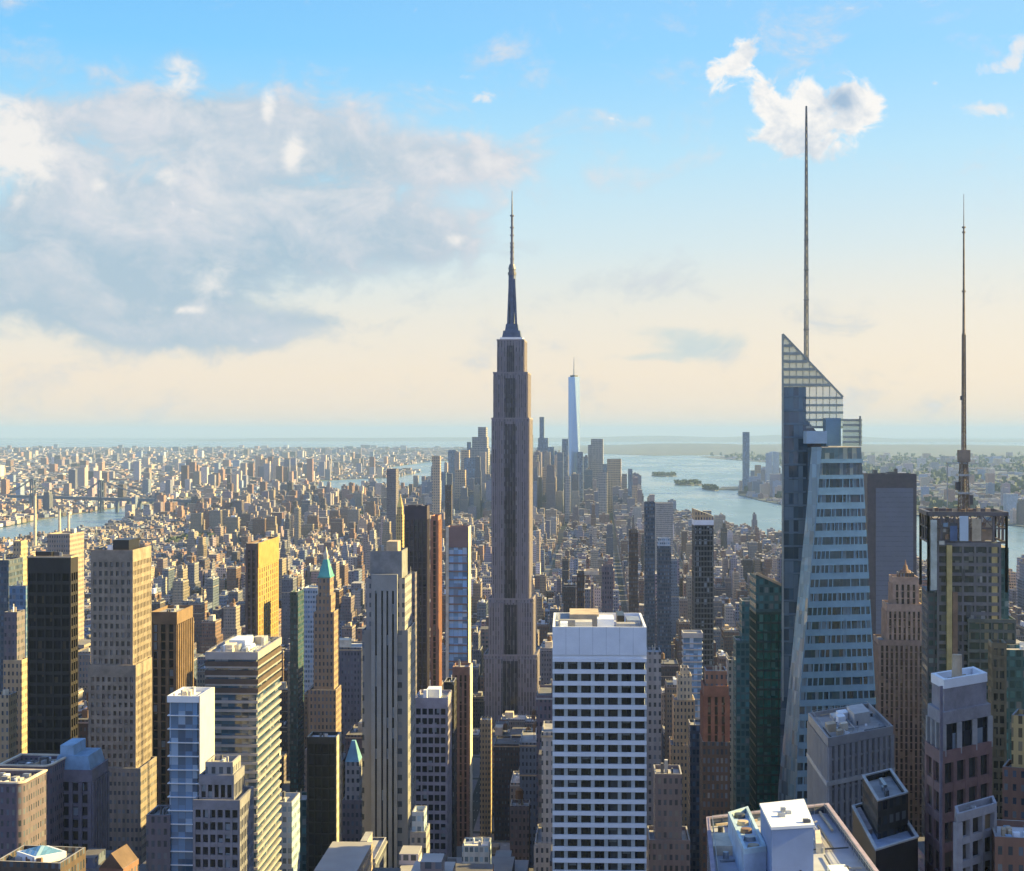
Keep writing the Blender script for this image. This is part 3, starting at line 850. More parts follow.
    for i in range(1, 9):
        xx = xl + (xm - xl) * i / 9; z1 = zapex + (zmid - zapex) * i / 9
        bars.box(xx - .1, xx + .1, 15.6, 16.1, zA if xx < xs else zmid - 12, z1)
    bars.build('crown_bars', sc, root)
    # pieces on the shoulder: pale boxes and a low screen at the right
    def blk(x0, x1, y0, y1, v0, v1, nm, mt):
        q = MB(); q.box(wx(x0, Y + v0) - ox, wx(x1, Y + v0) - ox, v0, v1, wz(y1, Y + v0), wz(y0, Y + v0)); q.build(nm, mt, root)
    blk(826, 841, 418, 446, 9, 15, 'penthouse', plain('blue_box', (.15, .25, .34), .4, var=.1))
    blk(807, 827, 431, 443.5, 2.2, 10, 'roof_housing', plain('pale_box', (.30, .42, .52), .45, var=.1))
    blk(810, 821, 443.6, 447, 3.0, 9, 'vent', BLACK)
    blk(843, 862, 419.5, 446, 7, 8, 'crown_screen', sg)
    q = MB()
    for yy in (419, 424, 430, 436, 441): q.box(wx(843, Y + 6.4) - ox, wx(862, Y + 6.4) - ox, 6.4, 6.9, wz(yy + 2, Y + 6.4), wz(yy, Y + 6.4))
    q.box(wx(859.5, Y + 6) - ox, wx(861, Y + 6) - ox, 6, 6.8, wz(446, Y + 6), wz(416, Y + 6)); q.build('crown_bars', sc, root)
    # mast: four legs and lattice, narrowing upward
    mx, my = wx(806.3, YA + 10) - ox, 26.0; zz0, zz1 = wz(360, YA + 10), wz(106, YA + 10)
    m = MB()
    R = lambda t: .78 * (1 - t) ** .6 + .22
    n = 34
    for i in range(n):
        t0, t1 = i / n, (i + 1) / n
        za, zb_ = zz0 + (zz1 - zz0) * t0, zz0 + (zz1 - zz0) * t1; ra, rb = R(t0), R(t1)
        for sx, sy in ((-1, -1), (1, -1), (1, 1), (-1, 1)):
            m.bar((mx + sx * ra * .7, my + sy * ra * .7, za), (mx + sx * rb * .7, my + sy * rb * .7, zb_), .14)
        m.bar((mx - ra * .7, my - ra * .7, za), (mx + rb * .7, my - rb * .7, zb_), .08); m.bar((mx + ra * .7, my - ra * .7, za), (mx - rb * .7, my - rb * .7, zb_), .08)
        m.cyl(mx, my, ra * .35, rb * .35, za, zb_, 6)
        if i % 4 == 0: m.box(mx - ra, mx + ra, my - ra, my + ra, za, za + .5)
    m.build('mast', plain('mast_grey', (.27, .27, .25), .6, .2), root)
    HERO.append((779, 882, 335, Y, 'the faceted glass tower', [(wx(776, Y), Y - 2), (wx(884, Y), Y), (wx(884, Y), Y + 46), (wx(776, Y), Y + 46)]))
crystal_tower()

# ------------------------------------------------------------------ facade styles
def grid(wall, gl, bay, fl, pw=.8, sh=1.2, **kw): return dict(kind='grid', wall=wall, glass=gl, bay=bay, fl=fl, pw=pw, sh=sh, **kw)
def bands(wall, gl, fl, sh=1.4, **kw): return dict(kind='bands', wall=wall, glass=gl, bay=9, fl=fl, pw=0, sh=sh, **kw)
def ribs(wall, gl, bay, pw=1.0, **kw): return dict(kind='ribs', wall=wall, glass=gl, bay=bay, fl=3.6, pw=pw, sh=kw.pop('sh', .5), proud=kw.pop('proud', .45), **kw)
def mat(m, **kw): return dict(kind='mat', wall=m, **kw)

F_BRICK = facade('brick_facade', (.23, .125, .085), bay=1.8, wf=.42, hf=.48)
F_TAN = facade('tan_facade', (.46, .345, .21), bay=1.8, wf=.42, hf=.5)
F_CREAM = facade('cream_facade', (.58, .49, .34), bay=1.8, wf=.40, hf=.5)
F_GREY = facade('grey_facade', (.30, .29, .29), bay=1.9, wf=.5, hf=.5)
F_CONC = facade('concrete_facade', (.23, .19, .155), win=(.05, .055, .065), bay=1.6, fl=3.4, wf=.55, hf=.42, var=.3)
F_BLACK = facade('black_facade', (.030, .026, .022), win=(.016, .018, .022), bay=1.7, fl=3.2, wf=.6, hf=.55, var=.5)
F_DKBROWN = facade('dark_brown_facade', (.085, .058, .045), bay=1.6, fl=3.2, wf=.5, hf=.6)
F_PURPLE = facade('mauve_facade', (.155, .135, .155), bay=1.7, wf=.5, hf=.5)
F_SLATE = facade('slate_facade', (.075, .09, .12), win=(.03, .05, .08), bay=1.6, wf=.7, hf=.6, glassy=.12)
F_BLUE = facade('blue_facade', (.13, .20, .30), win=(.04, .09, .16), bay=2.0, wf=.8, hf=.65, glassy=.1)
F_WHITE = facade('white_facade', (.68, .67, .65), bay=2.0, wf=.45, hf=.45)
F_PALEBLUE = facade('pale_blue_facade', (.40, .47, .55), win=(.08, .13, .19), bay=1.7, wf=.7, hf=.5, glassy=.15)
F_TEAL = facade('teal_facade', (.05, .115, .12), win=(.015, .06, .065), bay=2.0, wf=.75, hf=.65, glassy=.1)
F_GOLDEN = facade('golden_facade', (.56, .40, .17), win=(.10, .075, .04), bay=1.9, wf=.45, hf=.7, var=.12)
F_PINK = facade('pinkish_facade', (.30, .205, .165), bay=1.7, wf=.45, hf=.6)

T = tower
# ---- far left
r, l = T('skyscraper', 'slate blue tower cut by the left edge of the view', 'skyscraper', 'the slate tower at the left edge', 880,
         [(-24, 9, 560, 0, 22, mat(F_SLATE))]); roof_stuff(r, *l[-1], 3, 1)
r, l = T('apartment_tower', 'stepped tan tower with a gold lit side, left of the black slab tower', 'skyscraper', 'the stepped tan tower', 1020,
         [(4, 26, 590, -2, 16, mat(F_PURPLE)), (4, 20, 555, 0, 14, mat(F_TAN)), (13, 21, 541, 2, 12, mat(F_TAN))])
r, l = T('office_tower', 'blue glass block low beside the black tower', 'office building', 'the blue glass block', 860,
         [(9, 26, 586, 0, 4, mat(F_BLUE))]); roof_stuff(r, *l[-1], 4, 2)
r, l = T('apartment_tower', 'narrow dark tower with a thin gold edge beside the black tower', 'skyscraper', 'the narrow gold edged tower', 700,
         [(3, 22, 660, 0, 8, mat(F_TAN)), (4, 17, 612, .5, 10, mat(F_PURPLE))]); roof_stuff(r, *l[-1], 3, 3, mats=[WHITE, LGREY, TAN])
r, l = T('brick_house', 'small tan block with a sunlit roof storey at the left edge', 'building', 'the small tan block', 640,
         [(-14, 9, 695, 0, 9, mat(F_TAN))], group=None); roof_stuff(r, *l[-1], 4, 4, mats=[TAN, CREAM])
r, l = T('skyscraper', 'black slab tower with a pale roof edge and bronze windows', 'skyscraper', 'the black slab tower', 640,
         [(27, 71, 558, 0, 9, grid(plain('black_frame', (.020, .017, .018), .6), glass('bronze_dark_glass', (.010, .010, .012), 1.6, 3.6, bright=(.10, .075, .05), share=.06, rough=.35, spec=.15), 3.1, 4.4, .7, 1.3, crown=6, roof=PALEROOF))])
roof_stuff(r, *l[-1], 5, 5, big=(.05, .5, .2, .8, 3.5, BLACK)); m = MB(); m.ring(inset(l[-1][0], -.25), inset(l[-1][0], .5), l[-1][1] + 1.25, l[-1][1] + 1.9); m.build('parapet', TAN, r)
r, l = T('apartment_tower', 'broad tan slab with a gold side rising behind the black slab tower', 'apartment building', 'the broad tan slab', 1150,
         [(47, 70, 534, 0, 32, mat(facade('mauve_tan_facade', (.34, .265, .215), bay=1.7, wf=.42, hf=.48)))]); roof_stuff(r, *l[-1], 3, 6, hmax=6)
Fc = grid(plain('concrete_frame', (.26, .215, .17), .85, var=.3), glass('concrete_tower_glass', (.065, .062, .065), 1.5, 3.4, bright=(.26, .25, .25), share=.25), 2.0, 3.2, 1.0, 1.45, crown=4.5)
r, l = T('skyscraper', 'brown concrete tower with a sunlit golden side and dark rooftop box', 'skyscraper', 'the brown concrete tower', 606,
         [(86, 141, 768, -3, 22, mat(F_CONC)), (88, 136, 665, -1.5, 22, Fc), (90.5, 133, 550, 0, 25, Fc)])
roof_stuff(r, *l[-1], 5, 7, big=(.42, .9, .15, .8, 4.6, BLACK)); roof_stuff(r, *l[-1], 3, 8, hmax=2)
r, l = T('skyscraper', 'dark reddish brown tower with a yellow lit side beside the concrete tower', 'skyscraper', 'the dark red brown tower', 660,
         [(150, 177, 612, 0, 26, ribs(plain('russet', (.19, .125, .075), .8), G_DARK, 3.2, 1.3, crown=5))]); roof_stuff(r, *l[-1], 4, 9, hmax=3)
r, l = T('office_tower', 'bright blue glass building with a white blank sunlit side', 'office building', 'the blue glass building with the white side', 450,
         [(167, 199, 696, 0, 16, bands(plain('white_wall', (.80, .80, .78), .6, var=.04), glass('mid_blue_glass', (.075, .16, .27), 2.0, 3.7, bright=(.30, .42, .54), share=.2, rough=.06, spec=.9), 3.7, .22, crown=1.8, roof=PALEROOF))], rot=-4)
roof_stuff(r, *l[-1], 9, 10, hmax=2.2, mats=[WHITE, LGREY, CREAM, STEEL])
lp, lz = l[-1]
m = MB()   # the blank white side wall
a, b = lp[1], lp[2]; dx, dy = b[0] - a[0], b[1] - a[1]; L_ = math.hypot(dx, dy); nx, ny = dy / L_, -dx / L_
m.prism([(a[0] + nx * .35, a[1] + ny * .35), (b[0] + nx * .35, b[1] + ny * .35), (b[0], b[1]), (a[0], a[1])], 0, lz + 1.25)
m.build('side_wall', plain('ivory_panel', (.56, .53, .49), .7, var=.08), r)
sty = grid(plain('pale_frame', (.20, .20, .225), .8, var=.25), G_DARK, 1.75, 2.9, .55, 1.1, crown=2.4)
r, l = T('apartment_tower', 'stepped grey tower with terraces below the blue glass building', 'apartment building', 'the stepped grey tower', 400,
         [(193, 240, 800, 0, 16, sty), (199, 234, 775, 3, 12, sty), (205, 233, 762, 4, 9, mat(F_GREY))]); roof_stuff(r, *l[-1], 5, 12, hmax=2.5)
# striped office block
r, l = T('office_tower', 'wide office block striped in dark blue and beige with a cluttered white roof', 'office building', 'the striped office block', 480,
         [(205, 258, 652, 0, 36, bands(plain('beige_band', (.33, .305, .295), .8, var=.15), glass('striped_glass', (.025, .055, .095), 2.0, 2.6, bright=(.20, .22, .24), share=.10, rough=.1, spec=.7), 2.6, .8, crown=2.2, roof=PALEROOF, proud=0))], rot=-3)
roof_stuff(r, *l[-1], 22, 13, hmax=2.6, mats=[WHITE, WHITE, LGREY, CREAM, STEEL], big=(.2, .6, .35, .7, 3.0, WHITE)); pipes(r, *l[-1], 16, 80)
lp, lz = l[-1]; m = MB()
for i in range(4): m.ring(inset(lp, -.12), inset(lp, .3), lz - 3 - i * 2.6, lz - 1.6 - i * 2.6)
m.build('louvre_bands', DKBROWN, r)
r, l = T('skyscraper', 'slim golden tower with ribs, brown in front, gold on its right', 'skyscraper', 'the slim golden tower', 960,
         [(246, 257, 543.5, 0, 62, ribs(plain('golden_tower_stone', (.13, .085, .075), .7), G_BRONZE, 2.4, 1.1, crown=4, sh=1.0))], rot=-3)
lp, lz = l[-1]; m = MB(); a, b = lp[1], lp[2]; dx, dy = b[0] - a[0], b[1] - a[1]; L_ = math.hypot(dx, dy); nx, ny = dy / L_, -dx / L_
m.prism([(a[0] + nx * .6, a[1] + ny * .6), (b[0] + nx * .6, b[1] + ny * .6), b, a], 0, lz + 1.25); m.build('side_wall', facade('gold_side_facade', (.35, .235, .075), win=(.08, .05, .02), bay=6.4, fl=3.4, wf=.4, hf=.78, var=.1), r)  # gold on the right wall only; the front stays dark brown
m = MB(); m.prism([(a[0] + nx * .9, a[1] + ny * .9), (b[0] + nx * .9, b[1] + ny * .9), (b[0] + nx * .5, b[1] + ny * .5), (a[0] + nx * .5, a[1] + ny * .5)], lz - 13, lz + 1.4); m.build('crown_panel', plain('gold_side_panel', (.34, .23, .07), .6), r)
roof_stuff(r, *l[-1], 2, 14, hmax=2)
r, l = T('office_tower', 'narrow green glass tower with a cream edge beside the copper roofed tower', 'office building', 'the narrow green glass tower', 980,
         [(290, 298, 592, 0, 20, mat(facade('dark_teal_facade', (.035, .060, .070), win=(.015, .05, .06), bay=1.6, wf=.7, hf=.6, glassy=.15)))]); roof_stuff(r, *l[-1], 2, 15)
r, l = T('office_tower', 'light blue glass box partly behind the copper roofed tower', 'office building', 'the light blue glass box', 1090,
         [(303, 318, 588, 0, 20, mat(F_PALEBLUE))])
# copper roofed tower
Ft = facade('copper_tower_facade', (.29, .205, .135), bay=1.8, fl=3.2, wf=.42, hf=.55)
r, l = T('skyscraper', 'stepped brown tower with a green copper pyramid roof and gold lit side', 'skyscraper', 'the copper roofed tower', 760,
         [(308, 336, 690, -3, 16, mat(Ft)), (313.5, 334, 612, 0, 16, mat(Ft)), (316, 331, 595, 1, 13, mat(Ft)), (318, 330, 578, 2, 11, mat(Ft))])
p, z = l[-1]; z += 1.2
c_ = (sum(q[0] for q in p) / 4, sum(q[1] for q in p) / 4); m = MB()
m.prism(inset(p, -.3), z, z + .6, bottom=True); m.prism(p, z + .6, wz(560, 762), top=[((q[0] - c_[0]) * .35 + c_[0], (q[1] - c_[1]) * .35 + c_[1]) for q in p]); m.build('copper_roof', COPPER, r)
m = MB(); q2 = [((q[0] - c_[0]) * .30 + c_[0], (q[1] - c_[1]) * .30 + c_[1]) for q in p]; m.prism(q2, wz(560, 762), wz(556, 762)); m.prism(q2, wz(556, 762), wz(547, 762), top=[((q[0] - c_[0]) * .03 + c_[0], (q[1] - c_[1]) * .03 + c_[1]) for q in p]); m.build('lantern', CREAM, r)
r, l = T('office_tower', 'black glass box with a pale sunlit side, in front of the copper roofed tower', 'office building', 'the black glass box', 560,
         [(307, 336, 737, 0, 10, grid(BLACK, glass('black_glass', (.008, .008, .011), 1.6, 3.6, bright=(.03, .03, .036), share=.06, rough=.35, spec=.2), 2.2, 3.8, .25, .5, crown=2.4, roof=PALEROOF))]); roof_stuff(r, *l[-1], 3, 17, hmax=1.5)
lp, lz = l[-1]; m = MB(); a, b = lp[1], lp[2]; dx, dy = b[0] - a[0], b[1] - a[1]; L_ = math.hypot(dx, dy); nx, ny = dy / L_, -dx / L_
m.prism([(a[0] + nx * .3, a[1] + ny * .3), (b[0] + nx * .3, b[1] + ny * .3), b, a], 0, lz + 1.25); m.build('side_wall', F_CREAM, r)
r, l = T('apartment_tower', 'slender grey tower with a small blue hipped roof beside the black glass box', 'apartment building', 'the blue hipped tower', 640,
         [(342, 362, 800, -1, 10, mat(F_PURPLE)), (345, 359, 762, 0, 9, mat(F_GREY))])
p, z = l[-1]; c_ = (sum(q[0] for q in p) / 4, sum(q[1] for q in p) / 4); m = MB(); m.prism(p, z + 1.2, wz(741, 643), top=[((q[0] - c_[0]) * .25 + c_[0], (q[1] - c_[1]) * .25 + c_[1]) for q in p]); m.build('hipped_roof', plain('blue_roof', (.13, .30, .40), .5), r)
# grey tower with vertical stripes
sg1 = ribs(plain('grey_pier', (.22, .225, .22), .8, var=.1), G_DARK, 4.2, 2.6, crown=5)
sgw = mat(facade('grey_wing_facade', (.215, .215, .21), bay=4.4, fl=4.6, wf=.42, hf=.42, var=.1))
r, l = T('skyscraper', 'grey stone tower with long dark vertical stripes and stepped crown', 'skyscraper', 'the striped grey tower', 570,
         [(362, 408, 630, 0, 24, sgw), (366, 405, 578, 1.2, 21, mat(F_GREY)), (370, 402, 551, 2, 17, mat(plain('grey_crown', (.20, .205, .21), .8)))])
Yt = 570; z0_ = wz(905, Yt); z1_ = wz(590, Yt); cx0 = sum(q[0] for q in l[0][0]) / 4
oxx = r.location.x; oyy = r.location.y; rr = radians(-3)
def front(u, v):   # u in columns from the tower's middle, v metres towards the camera
    lx, ly = u * Yt / F, -12.0 - v
    return (lx * cos(rr) - ly * sin(rr), lx * sin(rr) + ly * cos(rr))
m = MB()
for u0, u1 in ((-13.5, -9.6), (-7.8, -3.4), (-1.6, 1.8), (3.6, 7.4), (9.4, 12.6)): m.prism([front(u0, 1.0), front(u1, 1.0), front(u1, -1.0), front(u0, -1.0)], z0_, z1_)
m.prism([front(-13.5, .9), front(12.6, .9), front(12.6, -.9), front(-13.5, -.9)], z1_ - .2, z1_ + 5.5); m.build('pier_row', plain('stripe_pier', (.26, .265, .26), .8, var=.12), r)
for u0, u1 in ((-9.6, -7.8), (-3.4, -1.6), (1.8, 3.6), (7.4, 9.4)):
    m = MB(); m.prism([front(u0 - .05, .3), front(u1 + .05, .3), front(u1 + .05, -.3), front(u0 - .05, -.3)], z0_, z1_ - .3); m.build('window_strip', G_DARK, r)
roof_stuff(r, *l[-1], 3, 18, big=(.45, .95, .2, .8, 4.2, TAN)); roof_stuff(r, *l[0], 3, 181, hmax=2)
r, l = T('apartment_tower', 'gold lit slab stepping down beside the striped grey tower', 'apartment building', 'the gold lit slab', 690,
         [(398, 409, 700, 0, 22, mat(F_CREAM)), (398, 408, 575, 2, 10, mat(F_CREAM))])
r, l = T('office_tower', 'small grey tower with cream outline before the dark violet slab', 'office building', 'the cream outlined tower', 780,
         [(404, 415, 573, 0, 8, mat(F_PURPLE))]); roof_stuff(r, *l[-1], 2, 19)
r, l = T('skyscraper', 'dark violet slab tower with plain walls left of the spire tower', 'skyscraper', 'the dark violet slab', 960,
         [(404.5, 427, 506, 0, 14, ribs(plain('violet_pier', (.060, .045, .055), .6), glass('violet_glass', (.030, .024, .032), 2, 3.6, share=.08, bright=(.12, .09, .08)), 2.4, .7, crown=8, proud=.2))]); roof_stuff(r, *l[-1], 2, 20, hmax=2)
r, l = T('skyscraper', 'red brown tower edged in cream beside the dark violet slab', 'skyscraper', 'the red brown cream edged tower', 1060,
         [(431, 438, 516, 0, 22, ribs(plain('red_brown', (.30, .14, .09), .8), G_BRONZE, 3.0, 1.4, crown=3))])
r, l = T('clock_tower', 'thin golden campanile with a pyramid top above the striped grey tower', 'tower', 'the golden campanile', 1650,
         [(396, 402.5, 515, 0, 16, mat(F_GOLDEN)), (397, 402, 507, 1, 13, mat(F_GOLDEN))])
p, z = l[-1]; c_ = (sum(q[0] for q in p) / 4, sum(q[1] for q in p) / 4); m = MB(); m.prism(p, z + 1.2, wz(494, 1652), top=[((q[0] - c_[0]) * .06 + c_[0], (q[1] - c_[1]) * .06 + c_[1]) for q in p]); m.build('pyramid_roof', GOLD, r)
# blue glass tower with the brown cap, and the brown tower standing before it
r, l = T('office_tower', 'light blue glass tower with a brown cap and cream lit side', 'office building', 'the light blue glass tower', 880,
         [(446.5, 468, 527, 0, 17, bands(plain('cap_brown', (.23, .15, .135), .7, var=.08), G_PALE, 4.4, .7, crown=11))])
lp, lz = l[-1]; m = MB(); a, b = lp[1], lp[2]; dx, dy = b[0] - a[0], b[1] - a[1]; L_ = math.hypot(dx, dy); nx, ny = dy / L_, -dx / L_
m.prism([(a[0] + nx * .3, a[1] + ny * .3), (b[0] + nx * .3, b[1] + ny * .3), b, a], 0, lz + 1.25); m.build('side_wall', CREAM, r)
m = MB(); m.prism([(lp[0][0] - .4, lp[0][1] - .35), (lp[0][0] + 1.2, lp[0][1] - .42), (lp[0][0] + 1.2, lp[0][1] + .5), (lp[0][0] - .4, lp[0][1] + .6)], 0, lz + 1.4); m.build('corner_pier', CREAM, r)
r, l = T('skyscraper', 'ribbed chestnut tower with one bright golden edge', 'skyscraper', 'the ribbed chestnut tower', 800,
         [(452.5, 469, 667, 0, 15, ribs(plain('chestnut', (.22, .125, .095), .8), G_BRONZE, 2.6, 1.2, crown=4))]); roof_stuff(r, *l[-1], 3, 21)
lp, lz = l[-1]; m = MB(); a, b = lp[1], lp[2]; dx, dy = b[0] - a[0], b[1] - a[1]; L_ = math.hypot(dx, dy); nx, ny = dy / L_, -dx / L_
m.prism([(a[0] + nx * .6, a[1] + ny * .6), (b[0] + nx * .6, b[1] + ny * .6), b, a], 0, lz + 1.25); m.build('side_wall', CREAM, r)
r, l = T('office_tower', 'dark gridded office block with pale balcony bands', 'office building', 'the dark gridded block', 620,
         [(414.5, 447, 698, 0, 20, grid(plain('mauve_grid', (.32, .29, .33), .8), G_DARK, 2.6, 3.7, .55, 1.25, crown=4))]); roof_stuff(r, *l[-1], 5, 22, mats=[WHITE, LGREY, GREY], big=(.25, .8, .3, .8, 3.4, WHITE))
r, l = T('office_tower', 'black slab just right of the dark gridded block', 'office building', 'the black slab', 660,
         [(444, 454, 682, 0, 12, mat(F_BLACK))]); roof_stuff(r, *l[-1], 2, 23, mats=[WHITE])
r, l = T('apartment_tower', 'small pale tower with a light roof at the foot of the view', 'apartment building', 'the small pale tower', 560,
         [(462, 489, 846, 0, 12, mat(F_PALEBLUE, roof=PALEROOF))]); roof_stuff(r, *l[-1], 4, 24, mats=[WHITE, LGREY], hmax=1.8)
r, l = T('apartment_tower', 'square mauve block with a pale roof edge before the white grid tower', 'apartment building', 'the square mauve block', 700,
         [(510, 529, 806, 0, 12, mat(F_PURPLE))]); roof_stuff(r, *l[-1], 3, 25, tank=True)
r, l = T('apartment_tower', 'slim tan tower with a flat cap in the gap before the spire tower', 'apartment building', 'the slim tan tower', 1000,
         [(480, 491, 720, 0, 14, mat(F_TAN))]); roof_stuff(r, *l[-1], 2, 26)

# ---- between the white grid tower and the glass tower
r, l = T('apartment_tower', 'tan tower outlined in cream rising behind the white grid tower', 'apartment building', 'the cream framed tan tower', 1020,
         [(577, 584.5, 573, 1, 16, mat(F_DKBROWN)), (584.5, 598.5, 571, 0, 16, ribs(CREAM, plain('tan_strip', (.27, .20, .14), .7), 6.5, 1.5, crown=2.2))])
r, l = T('apartment_tower', 'plain violet slab behind the white grid tower', 'apartment building', 'the plain violet slab', 1120,
         [(602, 613, 566, 0, 16, mat(F_PURPLE))])
r, l = T('apartment_tower', 'dark slab beside the tall slate needle', 'apartment building', 'the dark slab', 1350,
         [(629, 638, 530, 0, 14, mat(F_DKBROWN))])
r, l = T('skyscraper', 'tall narrow slate blue tower with a flat top', 'skyscraper', 'the tall slate needle', 1500,
         [(644.5, 655, 502, 0, 16, mat(F_SLATE))])
r, l = T('skyscraper', 'dark blue glass tower with a pale crown beside the slate needle', 'skyscraper', 'the pale crowned blue tower', 1420,
         [(657.5, 671, 546, 0, 16, mat(F_SLATE)), (658, 670.5, 538, .5, 14, mat(F_PALEBLUE))])
r, l = T('apartment_tower', 'pale grey slab far behind the slate needle', 'apartment building', 'the pale grey slab', 2700,
         [(656, 673, 503, 0, 40, mat(F_GREY))])
# glass tower with a slanted tan crown
cxp = 704; Yq = 1080
r, l = T('skyscraper', 'dark glass tower with a slanted tan crown and white band', 'skyscraper', 'the slanted crown tower', Yq,
         [(694.5, 713.5, 525, 0, 18, grid(plain('dark_frame', (.10, .11, .12), .5), G_DARK, 2.2, 3.4, .35, .9, crown=.5, par=.4)), (694.3, 713.7, 520, 0, 18.2, mat(WHITE, par=.3))], rot=-1)
p, z = l[-1]; m = MB(); m.prism(p, z + .3, 0, zs=[wz(509, Yq), wz(516, Yq), wz(516, Yq), wz(509, Yq)]); m.build('slanted_crown', F_TAN, r)
r, l = T('office_tower', 'grey slab with a tan roof edge just right of the white grid tower', 'office building', 'the grey slab by the white grid tower', 620,
         [(647, 661, 652, 0, 14, mat(F_GREY, roof=PALEROOF))]); roof_stuff(r, *l[-1], 3, 27, mats=[CREAM, LGREY])
r, l = T('office_tower', 'pale turquoise glass tower behind the tan pyramid tower', 'office building', 'the turquoise glass tower', 1000,
         [(683, 703, 633, 0, 16, bands(LGREY, G_PALE, 3.8, .8))])
r, l = T('skyscraper', 'tapering tan tower with setbacks between grey neighbours', 'skyscraper', 'the tapering tan tower', 800,
         [(671, 698, 745, 0, 22, mat(F_TAN)), (674, 695, 700, 2, 18, mat(F_TAN)), (678, 692, 676, 3, 15, mat(F_CREAM)), (681, 689, 668, 5, 10, mat(F_CREAM))])
r, l = T('apartment_tower', 'dark grey block between the tan and red brick towers', 'apartment building', 'the dark grey block', 680,
         [(690, 704, 725, 0, 14, mat(F_SLATE))]); roof_stuff(r, *l[-1], 2, 28)
r, l = T('skyscraper', 'red brick tower with tall dark stripes and a stepped top', 'skyscraper', 'the red brick tower', 600,
         [(702.5, 730, 742, 0, 18, mat(F_DKBROWN)), (704, 728.5, 686, .6, 16, ribs(plain('red_brick', (.22, .10, .065), .85), G_BRONZE, 2.6, 1.4, crown=4)), (706, 727, 671, 2, 12, mat(F_BRICK))])
roof_stuff(r, *l[-1], 3, 29, mats=[CREAM, TAN])
r, l = T('apartment_tower', 'grey tower seen just behind the red brick tower', 'apartment building', 'the grey tower behind the red brick tower', 760,
         [(728, 739, 660, 0, 12, mat(F_GREY))])
r, l = T('apartment_tower', 'broad mauve block low between the white grid tower and the red brick tower', 'apartment building', 'the broad mauve block', 500,
         [(649, 690, 840, -1, 18, mat(F_PURPLE)), (655, 682, 774, 0, 14, mat(F_PURPLE))]); roof_stuff(r, *l[-1], 4, 30, mats=[LGREY, TARROOF])
# green glass
gt = grid(plain('green_frame', (.008, .055, .048), .35), G_TEAL, 2.8, 3.8, .22, .8, crown=1.0, par=.6)
r, l = T('office_tower', 'dark teal glass tower with a stepped shoulder beside the emerald tower', 'office building', 'the dark teal tower', 740,
         [(736, 757, 640, 0, 16, mat(F_TEAL)), (742, 757, 601, 1, 14, mat(F_TEAL))])
r, l = T('skyscraper', 'emerald green glass tower with a sloping roof edge, left of the faceted tower', 'skyscraper', 'the emerald tower', 660,
         [(756, 786, 612, 0, 20, gt)], rot=-1)
p, z = l[-1]; m = MB(); m.prism(p, z + .6, 0, zs=[wz(573, 660), wz(587, 660), wz(587, 680), wz(573, 680)]); m.build('sloping_crown', F_TEAL, r)
m = MB(); m.bar((p[0][0], p[0][1] - .1, wz(573, 660)), (p[1][0], p[1][1] - .1, wz(587, 660)), .5); m.build('roof_edge', TAN, r)

# ---- right of the faceted tower
r, l = T('skyscraper', 'broad dark framed slab with a smooth slate blue face', 'skyscraper', 'the broad slate slab', 1400,
         [(867.5, 916.5, 474, 0, 30, mat(plain('slab_frame', (.055, .046, .060), .6)))], rot=-1)
lp, lz = l[-1]; m = MB()
for u0, u1, y0, y1 in ((.17, .93, 488, 900),):
    a, b = lp[0], lp[1]; P_ = lambda u, o: (a[0] + (b[0] - a[0]) * u, a[1] + (b[1] - a[1]) * u - o)
    m.prism([P_(u0, .5), P_(u1, .5), P_(u1, -.2), P_(u0, -.2)], 0, wz(488, 1400))
m.build('glass_face', plain('slate_glass_face', (.105, .125, .175), .45, var=.10, scale=.06), r)
for i in range(38):
    m = MB(); m.prism([P_(u0, .58), P_(u1, .58), P_(u1, .45), P_(u0, .45)], wz(488, 1400) - 4 - i * 4.2, wz(488, 1400) - 3.4 - i * 4.2, bottom=True); m.build('floor_line', plain('slate_line', (.085, .10, .14), .5) if i == 0 else bpy.data.materials['slate_line'], r)
roof_stuff(r, *l[-1], 6, 31, mats=[DKSTEEL, BROWN], hmax=6)
r, l = T('skyscraper', 'tan stone tower with setbacks and a small finial before the slate slab', 'skyscraper', 'the tan setback tower', 860,
         [(879, 924, 640, -1, 24, ribs(plain('tan_brown', (.24, .175, .135), .85), G_BRONZE, 2.5, 1.2, crown=3)), (887, 922, 604, 0, 20, ribs(plain('tan_pier', (.33, .235, .175), .85), G_BRONZE, 2.6, 1.3, crown=4)), (893, 918, 577, 2, 16, ribs(plain('tan_pier_upper', (.36, .255, .19), .85), G_BRONZE, 3.2, 1.6, crown=4)), (899, 914, 573, 5, 9, mat(F_DKBROWN))], rot=-6)
p, z = l[-1]; c_ = (sum(q[0] for q in p) / 4, sum(q[1] for q in p) / 4); m = MB(); m.cyl(c_[0], c_[1], 3.2, 2.6, z, z + 2.4, 8); m.cyl(c_[0], c_[1], 1.6, .9, z + 2.4, z + 5.2, 8); m.cyl(c_[0], c_[1], .5, .1, z + 5.2, z + 8, 6); m.build('finial', BROWN, r)
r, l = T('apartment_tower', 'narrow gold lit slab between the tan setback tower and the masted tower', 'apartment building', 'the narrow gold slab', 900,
         [(919, 931, 590, 0, 18, mat(F_GOLDEN))], rot=-8)

